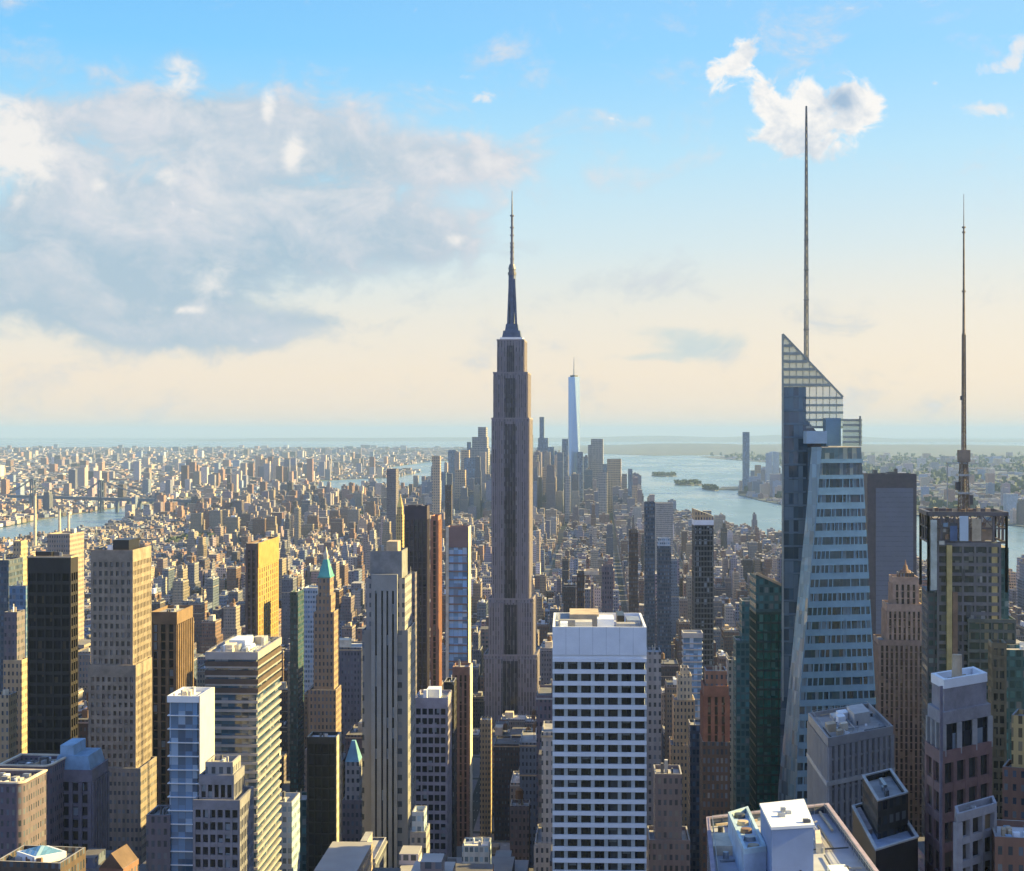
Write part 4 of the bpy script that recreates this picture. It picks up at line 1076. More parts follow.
def mast_tower():
    Y = 668.0; k = Y / F
    cx = wx(969, Y)
    root = empty('skyscraper', (cx, Y, 0), 'dark layered tower carrying a lattice frame and a tall antenna mast', 'skyscraper')
    fr = facade('layered_facade', (.085, .085, .10), win=(.025, .045, .05), bay=2.4, fl=3.6, wf=.72, hf=.55, glassy=.12, var=.3)
    def poly(x0, x1, b, d, rot=-8): return [(p[0] - cx, p[1] - Y) for p in rect(wx((x0 + x1) / 2, Y), Y + b, (x1 - x0) * k, d, rot)]
    def blk(nm, x0, x1, y0, y1, b, d, mt, rot=-8):
        m = MB(); m.prism(poly(x0, x1, b, d, rot), wz(y1, Y), wz(y0, Y), bottom=True); return m.build(nm, mt, root)
    main = poly(938, 1000, 0, 30)
    section(root, main, 0, wz(543, Y), grid(plain('layer_frame', (.14, .135, .15), .6), glass('layer_glass', (.022, .036, .040), 1.8, 3.6, bright=(.17, .17, .14), share=.2), 5.2, 4.0, .8, 1.4, crown=1.5, par=.8), 60)
    blk('side_wing', 999, 1010, 548, 1060, 2, 22, F_TEAL)
    blk('side_wing', 930, 940, 592, 1060, 4, 22, fr)
    section(root, poly(966, 1012, -4, 14), 0, wz(618, Y), grid(plain('olive_frame', (.095, .105, .095), .6), glass('olive_glass', (.02, .045, .04), 1.8, 3.6, bright=(.26, .21, .11), share=.2), 4.2, 4.0, .5, 1.3, crown=1.5, par=.8), 60)
    m = MB(); m.prism(poly(946.5, 951.5, -.9, 3), 0, wz(545, Y)); m.build('corner_pier', GOLD if False else plain('ochre_pier', (.42, .33, .15), .7), root)
    m = MB(); m.prism(poly(991, 996.5, -1.2, 3), 0, wz(542, Y)); m.build('corner_pier', bpy.data.materials['ochre_pier'], root)
    m = MB(); m.prism(poly(952, 957, -1.0, 2.4), 0, wz(592, Y)); m.build('corner_pier', BROWN, root)
    # the open crown: a steel cube frame with sign panels hung inside
    cz0, cz1 = wz(543, Y), wz(514, Y)
    q = poly(930, 1006, 1, 30)
    m = MB()
    for i in range(4):
        a, b = q[i], q[(i + 1) % 4]
        for t in np.linspace(0, 1, 7 if i % 2 == 0 else 4):
            x, y = a[0] + (b[0] - a[0]) * t, a[1] + (b[1] - a[1]) * t; m.box(x - .45, x + .45, y - .45, y + .45, cz0 - (20 if t in (0.0, 1.0) else 0), cz1 - .9)
        for z, rr in ((cz1, .85), ((cz0 + cz1) / 2, .3), (cz0 + .2, .4)): m.bar((*a, z), (*b, z), rr)
        n_ = 6 if i % 2 == 0 else 3
        for j in range(n_):
            A_ = [a[t] + (b[t] - a[t]) * j / n_ for t in (0, 1)]; B_ = [a[t] + (b[t] - a[t]) * (j + 1) / n_ for t in (0, 1)]
            m.bar((*A_, (cz0 + cz1) / 2), (*B_, cz1), .16); m.bar((*B_, (cz0 + cz1) / 2), (*A_, cz1), .16)
    m.build('crown_frame', plain('crown_steel', (.11, .10, .11), .55, .2), root)
    blk('core_housing', 940, 998, 520, 544, 8, 16, plain('core_panel', (.20, .185, .19), .7))
    blk('louvre_panel', 931, 937, 520, 590, .2, 1, plain('pale_louvre', (.40, .44, .45), .6))
    blk('sign_panel', 959.5, 968, 516, 541, -.4, 1, plain('pale_blue_panel', (.42, .52, .66), .5, var=.05))
    blk('louvre_panel', 972, 981, 519, 541, -.2, 1, plain('tan_louvre', (.42, .35, .27), .7))
    blk('sign_panel', 950, 957, 526, 541, -.2, 1, plain('deep_blue_panel', (.06, .11, .24), .5))
    rg = random.Random(18)
    for i in range(26):
        x, y = rg.uniform(939, 990), rg.choice([517, 523, 529, 535, 541])
        blk('louvre_panel', x, x + rg.uniform(2.5, 7), y, y + rg.uniform(2.5, 5.2), rg.uniform(-.5, 3), rg.uniform(.6, 2), rg.choice([STEEL, DKSTEEL, GREY, TAN, LGREY, BLUEPANEL, DKSTEEL, BROWN]))
    for i in range(14):
        x, y = rg.uniform(953, 988), rg.uniform(546, 640)
        blk('facade_panel', x, x + rg.uniform(1.5, 5), y, y + rg.uniform(3, 16), -.35, .8, rg.choice([DKSTEEL, GREY, BLUEPANEL, BROWN, DKSTEEL, TAN]))
    rg = random.Random(8)
    for i in range(9):
        x = rg.uniform(936, 998); blk(rg.choice(['roof_housing', 'dish_mount', 'duct']), x, x + rg.uniform(2, 6), 513 - rg.uniform(1, 5), 515, rg.uniform(4, 20), rg.uniform(2, 5), rg.choice([DKSTEEL, BROWN, GREY, TAN]))
    # antenna: stout lattice foot with platforms, then a slender mast
    ax, ay = wx(963.8, Y + 14) - cx, 14.0
    YA = Y + 14; Z = lambda y: wz(y, YA)
    m = MB()
    def lat(y0, y1, r0, r1, n, th):
        for i in range(n):
            t0, t1 = i / n, (i + 1) / n; za, zb_ = Z(y0) + (Z(y1) - Z(y0)) * t0, Z(y0) + (Z(y1) - Z(y0)) * t1
            ra, rb = r0 + (r1 - r0) * t0, r0 + (r1 - r0) * t1
            for s in range(4):
                c0, c1 = (( -1, -1), (1, -1), (1, 1), (-1, 1))[s], ((-1, -1), (1, -1), (1, 1), (-1, 1))[(s + 1) % 4]
                m.bar((ax + c0[0] * ra, ay + c0[1] * ra, za), (ax + c0[0] * rb, ay + c0[1] * rb, zb_), th)
                m.bar((ax + c0[0] * ra, ay + c0[1] * ra, za), (ax + c1[0] * rb, ay + c1[1] * rb, zb_), th * .6)
                m.bar((ax + c0[0] * ra, ay + c0[1] * ra, za), (ax + c1[0] * ra, ay + c1[1] * ra, za), th * .6)
            m.cyl(ax, ay, ra * .45, rb * .45, za, zb_, 8)
    lat(514, 450, 1.9, 1.1, 9, .22)
    lat(450, 335, .72, .55, 16, .13)
    m.cyl(ax, ay, .62, .5, Z(335), Z(292), 8); m.cyl(ax, ay, .48, .36, Z(292), Z(228), 8); m.cyl(ax, ay, .2, .1, Z(228), Z(194), 6)
    for y, rr in ((292, .85), (335, .8), (228, .8), (233, .7), (400, 1.0), (375, .9), (355, .85)): m.cyl(ax, ay, rr, rr, Z(y), Z(y) + .6, 8)
    m.build('antenna', plain('mast_brown', (.20, .165, .14), .6, .2), root)
    m = MB(); m.box(ax - 2.2, ax + 2.2, ay - 2, ay + 2, Z(462), Z(450))
    m.build('antenna_drum', plain('drum_brown', (.24, .19, .15), .7), root)
    for b6 in ((-7, 6, -1.2, 1.2, 463.6, 462.6), (-2.6, 2.6, -2.4, 2.4, 476, 474), (-3, 3, -2.4, 2.4, 494, 492)):
        m = MB(); m.box(ax + b6[0], ax + b6[1], ay + b6[2], ay + b6[3], Z(b6[4]), Z(b6[5])); m.build('antenna_platform', STEEL, root)
    m = MB(); m.box(ax - 7, ax - 6.7, ay - .3, ay + .3, Z(513), Z(462.6)); m.build('platform_post', STEEL, root)
    for b6 in ((-3.4, -1.6, -1, 1, 490, 482), (1.8, 3.6, -1, 1, 505, 495), (-1.4, -.6, -.6, .6, 400, 396)):
        m = MB(); m.box(ax + b6[0], ax + b6[1], ay + b6[2], ay + b6[3], Z(b6[4]), Z(b6[5])); m.build('antenna_box', DKSTEEL, root)
    HERO.append((929, 1012, 510, Y, 'the masted tower', [(wx(926, Y), Y - 6), (wx(1014, Y), Y - 6), (wx(1014, Y), Y + 40), (wx(926, Y), Y + 40)]))
mast_tower()

def Q(name, label, cat, short, near, left, right, st, extra=None):
    fp, z = quad(near, left, right)
    return tower_poly(name, label, cat, short, [(fp, z, st)])
# grey ribbed block turned to the street
r, l = Q('office_tower', 'grey block with vertical dark windows and a cluttered roof before the faceted tower', 'office building', 'the grey ribbed block',
         (828, 738, 400), (808.5, 713), (893, 726), ribs(plain('granite', (.29, .285, .285), .85, var=.12), G_DARK, 2.3, 1.15, crown=2.2, proud=.35))
roof_stuff(r, *l[-1], 16, 33, hmax=2.6, mats=[WHITE, TAN, LGREY, STEEL, BLUEPANEL, CREAM], big=(.55, .85, .4, .8, 3.0, LGREY))
pipes(r, *l[-1], 18, 79)
lp, lz = l[-1]; m = MB(); m.ring(inset(lp, -.5), inset(lp, .3), lz - 10.5, lz - 9.4); m.build('string_course', LGREY, r)
# black block with two roofs
r, l = Q('office_tower', 'black building with a white edged podium roof and a box on top', 'office building', 'the black podium building',
         (876, 851, 330), (852.5, 807), (918, 838), mat(plain('black_wall', (.022, .018, .020), .4), roof=plain('blue_grey_roof', (.28, .34, .44), .8)))
lp, lz = l[-1]; m = MB(); m.ring(inset(lp, -.2), inset(lp, .45), lz + 1.25, lz + 1.6); m.build('parapet', LGREY, r)
b = inset(lp, .1); P_ = lambda u, v: tuple(b[0][t] + (b[1][t] - b[0][t]) * u + (b[3][t] - b[0][t]) * v for t in (0, 1))
up = [P_(.22, .30), P_(.98, .30), P_(.98, .95), P_(.22, .95)]; zz = lz + 7.2
m = MB(); m.prism(up, lz, zz, cap=False); m.ring(up, inset(up, .4), zz, zz + .8); m.prism(inset(up, .3), zz - .6, zz - .5); m.build('upper_storey', F_BLACK, r)
m = MB(); m.ring(inset(up, -.1), inset(up, .5), zz + .8, zz + 1.1); m.build('roof_rim', LGREY, r); roof_stuff(r, up, zz - .5, 7, 34, hmax=1.4, mats=[TAN, GREY, STEEL, TARROOF])
m = MB(); m.prism([P_(.02, .45), P_(.18, .45), P_(.18, .98), P_(.02, .98)], lz, lz + 1.0); m.build('roof_hatch', MAUVE, r)
# red granite tower with rounded white crown
Yr = 340
r, l = Q('office_tower', 'reddish granite tower with grey penthouse and white rim, right of the black building', 'office building', 'the red granite tower',
         (941, 752, Yr), (925, 741), (992, 741), grid(plain('red_granite', (.21, .125, .115), .8), glass('granite_glass', (.018, .018, .018), 2.4, 6, bright=(.10, .075, .05), share=.15), 4.6, 6.2, 1.25, 1.9, crown=2.6))
lp, lz = l[-1]; b = lp; P_ = lambda u, v: tuple(b[0][t] + (b[1][t] - b[0][t]) * u + (b[3][t] - b[0][t]) * v for t in (0, 1))
up = [P_(.06, .06), P_(.97, .06), P_(.97, .95), P_(.06, .95)]
z1 = lz + 6.6; z2 = z1 + 2.6; z3 = z2 + 4.7; z4 = z3 + 1.9
m = MB(); m.prism(inset(up, .5), lz, z1, cap=False); m.build('upper_glazing', G_DARK, r)
for i in range(4):
    a, c = up[i], up[(i + 1) % 4]
    for t in (0.0, .33, .66):
        x, y = a[0] + (c[0] - a[0]) * t, a[1] + (c[1] - a[1]) * t; m = MB(); m.box(x - .55, x + .55, y - .55, y + .55, lz, z1); m.build('column', GREY, r)
m = MB(); m.prism(inset(up, -.25), z1, z2, bottom=True); m.build('cornice', plain('cornice_grey', (.27, .26, .28), .8), r)
dr = inset(up, .55); m = MB(); m.prism(dr, z2, z3, cap=False); m.build('drum', plain('drum_grey', (.235, .225, .25), .75), r)
m = MB(); m.ring(inset(dr, -.15), inset(dr, .8), z3, z4); m.prism(inset(dr, .7), z3 - .3, z3 - .2); m.build('white_rim', WHITE, r)
roof_stuff(r, inset(dr, .8), z3 - .2, 6, 35, hmax=1.8, mats=[TAN, LGREY, MAUVE]); c_ = P_(.42, .35)
m = MB(); m.cyl(*c_, 1.15, 1.05, z3 - .2, z3 + 6.3, 10); m.build('chimney', TAN, r)
m = MB(); q = [P_(-.02, -.02), P_(.03, -.02), P_(.03, .03), P_(-.02, .03)]; m.prism(q, 0, z3 + 1); m.build('corner_pier', plain('corner_slate', (.17, .16, .21), .6), r)
r, l = Q('office_tower', 'light grey framed block with big square windows in the lower right', 'office building', 'the grey framed block',
         (957.5, 814, 300), (955, 806), (996.5, 803), grid(plain('frame_grey', (.29, .28, .30), .8), glass('frame_glass', (.035, .028, .022), 1.6, 3, bright=(.20, .14, .08), share=.2), 4.0, 4.6, .8, 1.3, crown=1.6, rec=.9)); roof_stuff(r, *l[-1], 4, 36, hmax=1.2)
r, l = T('apartment_tower', 'ochre tower chequered with lit windows behind the red granite tower', 'apartment building', 'the ochre chequered tower', 430,
         [(992, 1006, 643, 0, 8, grid(plain('ochre_wall', (.24, .185, .10), .8), glass('ochre_glass', (.05, .045, .03), 1.2, 2.6, bright=(.30, .23, .11), share=.35), 1.8, 2.9, .45, 1.0, crown=1.4))], rot=-10); roof_stuff(r, *l[-1], 2, 37)
r, l = T('office_tower', 'dark teal slab at the right edge beside the ochre tower', 'office building', 'the dark teal slab', 520,
         [(1006, 1040, 650, 0, 14, mat(F_TEAL))], rot=-6); roof_stuff(r, *l[-1], 3, 38)
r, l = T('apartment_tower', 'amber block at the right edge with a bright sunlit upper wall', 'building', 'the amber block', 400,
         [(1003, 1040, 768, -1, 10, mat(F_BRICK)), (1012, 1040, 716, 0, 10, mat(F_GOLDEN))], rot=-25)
r, l = T('brick_house', 'low building with a pale cluttered roof in the lower right corner', 'building', 'the low corner building', 300,
         [(996, 1050, 838, 0, 14, mat(F_BRICK, roof=PALEROOF))], rot=-12); roof_stuff(r, *l[-1], 9, 39, hmax=1.4, mats=[WHITE, LGREY, TAN, BLUEPANEL])

# two unseen towers added beyond the right edge; they keep the low sun off the blocks in the lower right corner
for i, (xa, ya, w_, d_, h_, lb) in enumerate(((152, 312, 45, 170, 228, 'tall grey office tower standing past the right edge, shading the grey ribbed block'), (150, 205, 40, 92, 222, 'second grey office tower past the right edge, shading the roof deck'))):
    tower_poly('office_tower', lb, 'office building', 'downtown', [([(xa, ya), (xa + w_, ya), (xa + w_, ya + d_), (xa, ya + d_)], h_, mat(F_GREY))])

# roof deck at the foot of the view, with the white box and the cooling plant on it
Yd = 255
dz = wz(866, Yd) + 1
def pd(x, y): Y_ = (CAMZ - dz) * F / (y - HY); return (wx(x, Y_), Y_)
fp = [pd(714, 905), pd(895, 905), pd(828, 812), pd(707, 826)]
r, l = tower_poly('office_tower', 'broad pale roof deck carrying white boxes at the foot of the view', 'office building', 'the roof deck', [(fp, dz + 1.2, mat(F_SLATE, roof=plain('deck_roof', (.36, .37, .42), .85, var=.1), par=1.2))])
ox_, oy_ = r.location.x, r.location.y
def onroof(pts, z0, z1, nm, mt, top=None):
    m = MB(); m.prism([(p[0] - ox_, p[1] - oy_) for p in pts], z0, z1, bottom=True); return m.build(nm, mt, r)
lp, lz = l[-1]; m = MB(); m.ring(inset(lp, -.15), inset(lp, .5), lz + 1.25, lz + 1.55); m.build('coping', plain('mauve_coping', (.30, .25, .31), .8), r)
pipes(r, lp, lz, 22, 77)
roof_stuff(r, [lp[3], lp[0], lp[1], lp[2]] if False else lp, lz, 7, 78, hmax=1.0, mats=[WHITE, STEEL, LGREY, TARROOF])
# white box: roof corners measured at its own height
bz = lz + 9.5
def pb(x, y, z): Y_ = (CAMZ - z) * F / (y - HY); return (wx(x, Y_), Y_)
box = [pb(772, 827, bz), pb(813.5, 824.5, bz), pb(803, 799, bz), pb(760.5, 803.5, bz)]
onroof(box, lz - .1, bz - .4, 'penthouse', plain('pale_blue_wall', (.22, .30, .47), .7, var=.08))
m = MB(); bl = [(p[0] - ox_, p[1] - oy_) for p in box]; m.prism(inset(bl, -.15), bz - .4, bz); m.build('penthouse_roof', WHITE, r)
for i, (u, v, a_, h) in enumerate(((.35, .4, .5, .5), (.55, .5, .4, .4), (.45, .6, .35, .6), (.85, .1, .4, .5), (.9, .1, .35, .4))):
    c_ = [bl[0][t] + (bl[1][t] - bl[0][t]) * u + (bl[3][t] - bl[0][t]) * v for t in (0, 1)]; m = MB(); m.box(c_[0] - a_, c_[0] + a_, c_[1] - a_, c_[1] + a_, bz, bz + h); m.build('vent', [STEEL, DKSTEEL][i > 2], r)
m = MB(); a, c_ = bl[0], bl[1]; q0 = [a[t] + (c_[t] - a[t]) * .66 for t in (0, 1)]; q1 = [a[t] + (c_[t] - a[t]) * .71 for t in (0, 1)]; m.prism([(q0[0], q0[1] - .06), (q1[0], q1[1] - .06), (q1[0], q1[1] + .1), (q0[0], q0[1] + .1)], lz, lz + 3.0); m.build('door', BLACK, r)
cz = lz + 5.2
cb = [pb(744, 849, cz), pb(766.5, 846, cz), pb(748, 806, cz), pb(728, 812, cz)]
onroof(cb, lz - .1, cz - .8, 'cooling_tower', plain('cooling_blue', (.36, .46, .58), .6))
cbl = [(p[0] - ox_, p[1] - oy_) for p in cb]; m = MB(); m.ring(cbl, inset(cbl, .45), cz - .8, cz); m.build('cooling_rim', plain('rim_teal', (.42, .56, .62), .5), r)
for i in range(5):
    c_ = [(cbl[0][t] + cbl[1][t]) / 2 * (1 - (i + .5) / 5) + (cbl[3][t] + cbl[2][t]) / 2 * (i + .5) / 5 for t in (0, 1)]; m = MB(); m.cyl(*c_, .95, .85, cz - .8, cz - .15, 14); m.build('fan', [TAN, STEEL, BROWN, TAN, DKSTEEL][i], r)
onroof([pb(713, 846, lz + 1.5), pb(735, 846, lz + 1.5), pb(733, 832, lz + 1.5), pb(712, 833, lz + 1.5)], lz, lz + 1.5, 'roof_hatch', CREAM)
onroof([pb(816, 846, lz + 1.2), pb(822, 846, lz + 1.2), pb(820, 832, lz + 1.2), pb(815, 833, lz + 1.2)], lz, lz + 1.6, 'roof_hatch', CREAM)

# ---- lower left corner: rounded blocks, a gabled block and the skylight
F_ROUND = facade('rounded_facade', (.125, .10, .125), bay=1.5, fl=2.9, wf=.42, hf=.5)
def rounded(x0, x1, yt, Y, label, short, d=16, mt=None):
    k = Y / F; w = (x1 - x0) * k; cx = wx((x0 + x1) / 2, Y); n = 10; rr = w * .16
    pts = [(-w / 2, 0)] + [(w / 2 - rr + rr * sin(pi / 2 * i / n), rr - rr * cos(pi / 2 * i / n)) for i in range(n + 1)] + [(w / 2, d), (-w / 2, d)]
    a = radians(-6); fp = [(cx + p[0] * cos(a) - p[1] * sin(a), Y + p[0] * sin(a) + p[1] * cos(a)) for p in pts]
    z = wz(yt, Y)
    r, l = tower_poly('apartment_tower', label, 'apartment building', short, [(fp, z, mat(mt or F_ROUND, roof=TARROOF, par=1.4))])
    m = MB(); m.ring(inset(l[0][0], -.25), inset(l[0][0], .5), z - .1, z + .35); m.build('cornice', CREAM, r)
    qd = [l[0][0][0], l[0][0][1], l[0][0][-2], l[0][0][-1]]; roof_stuff(r, qd, z - 1.4, 9, int(x1), hmax=1.8); pipes(r, qd, z - 1.4, 8, int(x1) + 1, False); return r
rounded(-30, 23, 783, 420, 'dark rounded block with a cream cornice at the left edge', 'the rounded block at the edge')
rounded(-2, 50, 766, 470, 'taller dark rounded block behind the edge block, lit on its curve', 'the taller rounded block')
r, l = T('office_tower', 'grey blue block with a stepped blue roof between the rounded block and the concrete tower', 'office building', 'the stepped blue roofed block', 480,
         [(50, 92, 770, 0, 16, ribs(plain('blue_mauve', (.15, .14, .18), .8), G_DARK, 2.5, 1.1, crown=3.5, sh=1.0))]); p, z = l[-1]
m = MB(); m.prism(inset(p, .4), z - .2, z + 5.0, top=inset(p, 1.6)); m.build('blue_roof', plain('zinc_blue', (.15, .27, .40), .55), r)
m = MB(); q = inset(p, 2.2); m.prism([q[0], [(q[0][t] + q[1][t]) / 2 for t in (0, 1)], [(q[3][t] + q[2][t]) / 2 for t in (0, 1)], q[3]], z + 5, z + 8.0); m.build('penthouse', plain('zinc_blue_light', (.22, .36, .50), .55), r)
r, l = T('office_tower', 'low block with a blue diamond skylight in the lower left corner', 'building', 'the skylight block', 360,
         [(-6, 62, 862, 0, 14, mat(F_DKBROWN, roof=TARROOF))], rot=-8); p, z = l[-1]
c_ = (sum(q[0] for q in p) / 4, sum(q[1] for q in p) / 4); W_ = 6.0
dm = [(c_[0] - 5.6, c_[1]), (c_[0], c_[1] - 5.2), (c_[0] + 5.6, c_[1]), (c_[0], c_[1] + 5.2)]
m = MB(); m.prism(dm, z, z + 1.8); m.build('skylight_kerb', WHITE, r)
m = MB(); m.prism(inset(dm, .4), z + 1.8, z + 3.0, top=[(c_[0] + (q[0] - c_[0]) * .1, c_[1] + (q[1] - c_[1]) * .1) for q in dm]); m.build('skylight', glass('skylight_glass', (.12, .26, .38), .8, .8, bright=(.30, .46, .58), share=.4), r)
roof_stuff(r, p, z, 5, 41, hmax=1.6, mats=[LGREY, TAN, BROWN])
r, l = T('brick_house', 'brick block with a sunlit gable beside the skylight block', 'building', 'the gabled brick block', 380,
         [(98, 124, 868, 0, 9, mat(F_BRICK))], rot=-10); p, z = l[-1]
m = MB(); a, b_, c1, d1 = p; rg_ = ((a[0] + b_[0]) / 2, (a[1] + b_[1]) / 2); rg2 = ((c1[0] + d1[0]) / 2, (c1[1] + d1[1]) / 2)
m.add([(*a, z + 1), (*b_, z + 1), (*rg_, z + 4.6), (*d1, z + 1), (*c1, z + 1), (*rg2, z + 4.6)], [(0, 1, 2), (1, 4, 5, 2), (3, 0, 2, 5), (4, 3, 5)]); m.build('gable_roof', plain('clay_roof', (.13, .085, .06), .85), r)
r, l = T('apartment_tower', 'grey mauve block at the foot of the brown concrete tower', 'apartment building', 'the grey mauve block', 450,
         [(146, 170, 815, 0, 12, mat(F_PURPLE))]); roof_stuff(r, *l[-1], 4, 42)
r, l = T('apartment_tower', 'pale blue grey block below the striped office block', 'apartment building', 'the pale blue grey block', 520,
         [(264, 292, 802, 0, 14, mat(F_PALEBLUE))]); roof_stuff(r, *l[-1], 4, 43)
r, l = T('office_tower', 'dark green glass block between the striped block and the black glass box', 'office building', 'the dark green block', 600,
         [(290, 306, 800, 0, 14, mat(F_TEAL))]); roof_stuff(r, *l[-1], 3, 44, mats=[TAN, LGREY])
r, l = T('apartment_tower', 'grey terrace block at the foot of the striped grey tower', 'apartment building', 'the grey terrace block', 520,
         [(410, 426, 832, 0, 12, mat(F_GREY)), (412, 424, 812, 1, 9, mat(F_PALEBLUE))])

# ------------------------------------------------------------------ lower Manhattan and the far towers
far_no = 0
def far(x0, x1, yt, Y, mt, label, tiers=None, d=None, name='skyscraper', group='towers of the downtown skyline'):
    k = Y / F; d = d or (x1 - x0) * k * 1.0
    t = [(x0, x1, yt, 0, d, mat(mt, par=.8))] if not tiers else [(a, b, y, i * .5, d * .9 ** i, mat(mt, par=.8)) for i, (a, b, y) in enumerate(tiers)]
    return T(name, label, 'skyscraper', 'downtown', Y, t, rot=-5, group=group)
FD = facade('far_blue_facade', (.13, .17, .25), win=(.05, .09, .15), bay=5, fl=7, wf=.6, hf=.6)
FT = facade('far_tan_facade', (.40, .30, .22), bay=5, fl=7, wf=.45, hf=.5)
FG = facade('far_grey_facade', (.27, .26, .27), bay=5, fl=7, wf=.5, hf=.5)
far(432, 440, 456, 4300, FT, 'slim two toned tower left of the downtown cluster'); far(445, 451.5, 485, 2300, F_DKBROWN, 'dark slender tower with a black top before the downtown cluster', group=None)
far(445, 459, 449, 6000, FD, 'blue downtown tower stepped to a flat top at the left of the cluster', [(444, 460, 467), (448, 456, 450)])
far(461, 469, 450, 5700, FT, 'tan lit downtown tower beside the stepped pale one'); far(470, 490, 426, 5300, FG, 'pale stepped downtown tower, highest just left of the spire tower', [(470, 488, 448), (472, 487, 437), (478, 486, 427)])
far(464, 476, 458, 5100, FD, 'squat blue downtown tower in front of the pale stepped one'); far(482, 493, 462, 5500, FD, 'blue downtown slab tucked beside the spire tower')
far(528, 533, 435, 5600, FD, 'thin dark blue downtown tower just right of the spire tower'); far(538, 549, 416, 5900, FD, 'needle topped blue downtown tower between two thin towers', [(537, 550, 447), (538, 548, 438), (539.5, 544, 417)])
far(550, 554, 447, 5600, FD, 'thin low downtown tower right of the needle topped one'); far(562, 571.5, 439, 5200, FD, 'broad dark blue downtown tower touching the tallest one')
far(577, 583, 452, 4900, FD, 'small blue downtown tower just right of the tallest one'); far(588, 604, 439, 5600, FG, 'grey two tiered downtown tower right of the tallest one', [(588, 603, 445), (591, 603, 439)])
far(607, 621, 459, 5000, FT, 'broad tan downtown tower near the river'); far(628, 632.5, 469, 4900, FD, 'thin blue tower at the riverside end of downtown'); far(632, 637, 485, 4700, FT, 'low tan tower at the riverside end of downtown')
far(555, 561, 462, 5400, FG, 'low grey downtown tower left of the broad dark blue one'); far(598, 607, 472, 4500, FG, 'low grey downtown block before the tan tower'); far(455, 465, 470, 4600, FT, 'low tan downtown block at the left of the cluster')
for x0, x1, yt, Y, mt, lb in ((441, 446, 472, 5000, FD, 'short blue downtown tower, leftmost of the cluster'), (467, 471, 442, 5900, FD, 'thin blue downtown tower rising behind the squat one'), (488, 491, 455, 5800, FT, 'thin tan downtown tower at the spire tower edge'),
                              (533, 538, 455, 5000, FG, 'grey downtown tower between two thin blue ones'), (554, 558, 452, 5750, FD, 'pencil thin blue downtown tower left of the broad dark blue one'), (583, 588, 458, 5250, FD, 'thin blue downtown tower before the grey two tiered one'),
                              (603, 607, 464, 5500, FD, 'thin blue downtown tower between the grey and tan ones'), (622, 627, 474, 5200, FG, 'short grey downtown tower right of the broad tan one'), (543, 550, 468, 4700, FT, 'low tan downtown block in front of the needle topped tower'), (565, 570, 476, 4400, FG, 'low grey downtown block in front of the tallest tower')):
    far(x0, x1, yt, Y, mt, lb)
far(386.5, 396, 469, 2900, F_PURPLE, 'violet slab tower standing alone before the bay', group=None, d=30)
def wtc():
    Y = 4970.0; k = Y / F; cx = wx(574, Y); root = empty('skyscraper', (cx, Y, 0), 'tallest downtown tower, tapering bright glass with a needle on top', 'skyscraper', 'towers of the downtown skyline')
    h = 5.6 * k; z0, z1 = 57.0, wz(377, Y)
    a = radians(6); R = lambda r, o: [(r * cos(a + o + pi / 4 + i * pi / 2) * 1.414, r * sin(a + o + pi / 4 + i * pi / 2) * 1.414) for i in range(4)]
    b, t = R(h, 0), R(h * .72, pi / 4)
    m = MB(); m.add([(*p, z0) for p in b] + [(*p, z1) for p in t], [(0, 1, 4), (1, 5, 4), (1, 2, 5), (2, 6, 5), (2, 3, 6), (3, 7, 6), (3, 0, 7), (0, 4, 7), (4, 5, 6, 7)]); m.prism(b, 0, z0)
    m.build('glass_shaft', plain('far_glass', (.30, .42, .60), .22, .75, var=.05), root)
    m = MB(); m.ring(R(h * .5, pi / 4), R(h * .45, pi / 4), z1, z1 + 5, 0); m.prism(R(h * .45, pi / 4), z1, z1 + 3.4); m.build('parapet', DKSTEEL, root)
    m = MB(); m.cyl(0, 0, 7, 7, z1 + 3, z1 + 6, 12); m.cyl(0, 0, 2.0, .8, z1 + 6, wz(357, Y), 8); m.build('antenna', STEEL, root)
    HERO.append((566, 582, 376, Y, 'downtown', rect(cx, Y, 34, 34)))
wtc()
jg = 'towers across the wide river'
far(743, 749.5, 432, 6700, FD, 'tall lone slab across the river, left of the faceted tower', group=None, d=40)
far(766, 772, 453, 7000, F_PALEBLUE, 'pale blue tower across the river next to the faceted tower', group=jg); far(773, 779, 452, 7200, F_PALEBLUE, 'paler tower across the river, closest to the faceted tower', group=jg)
far(755, 761, 465, 6900, FT, 'low tan tower across the river beside the lone slab', group=jg); far(761, 765, 470, 6500, FG, 'low grey tower across the river between tan and blue ones', group=jg)
far(1007, 1018, 494, 4700, F_PALEBLUE, 'pale slab across the river right of the masted tower', group=jg, d=50)

# chimneys of the riverside power station
for i, (x, yt, yb) in enumerate(((35, 494, 538), (59.5, 509, 537), (68.5, 513, 534))):
    Y = 3300 + i * 60; m = MB(); m.cyl(0, 0, 3.4, 2.6, 0, wz(yt, Y), 14); r = empty('chimney_stack', (wx(x, Y), Y, 0), ['tallest pale chimney stack by the river, leftmost of three', 'middle pale chimney stack by the river', 'shortest pale chimney stack by the river, rightmost of three'][i], 'chimney', 'chimneys by the river')
    m.build('shaft', CREAM, r); m = MB(); m.cyl(0, 0, 3.0, 3.0, wz(yt, Y) - 3, wz(yt, Y) + .5, 14); m.build('cap', MAUVE, r)

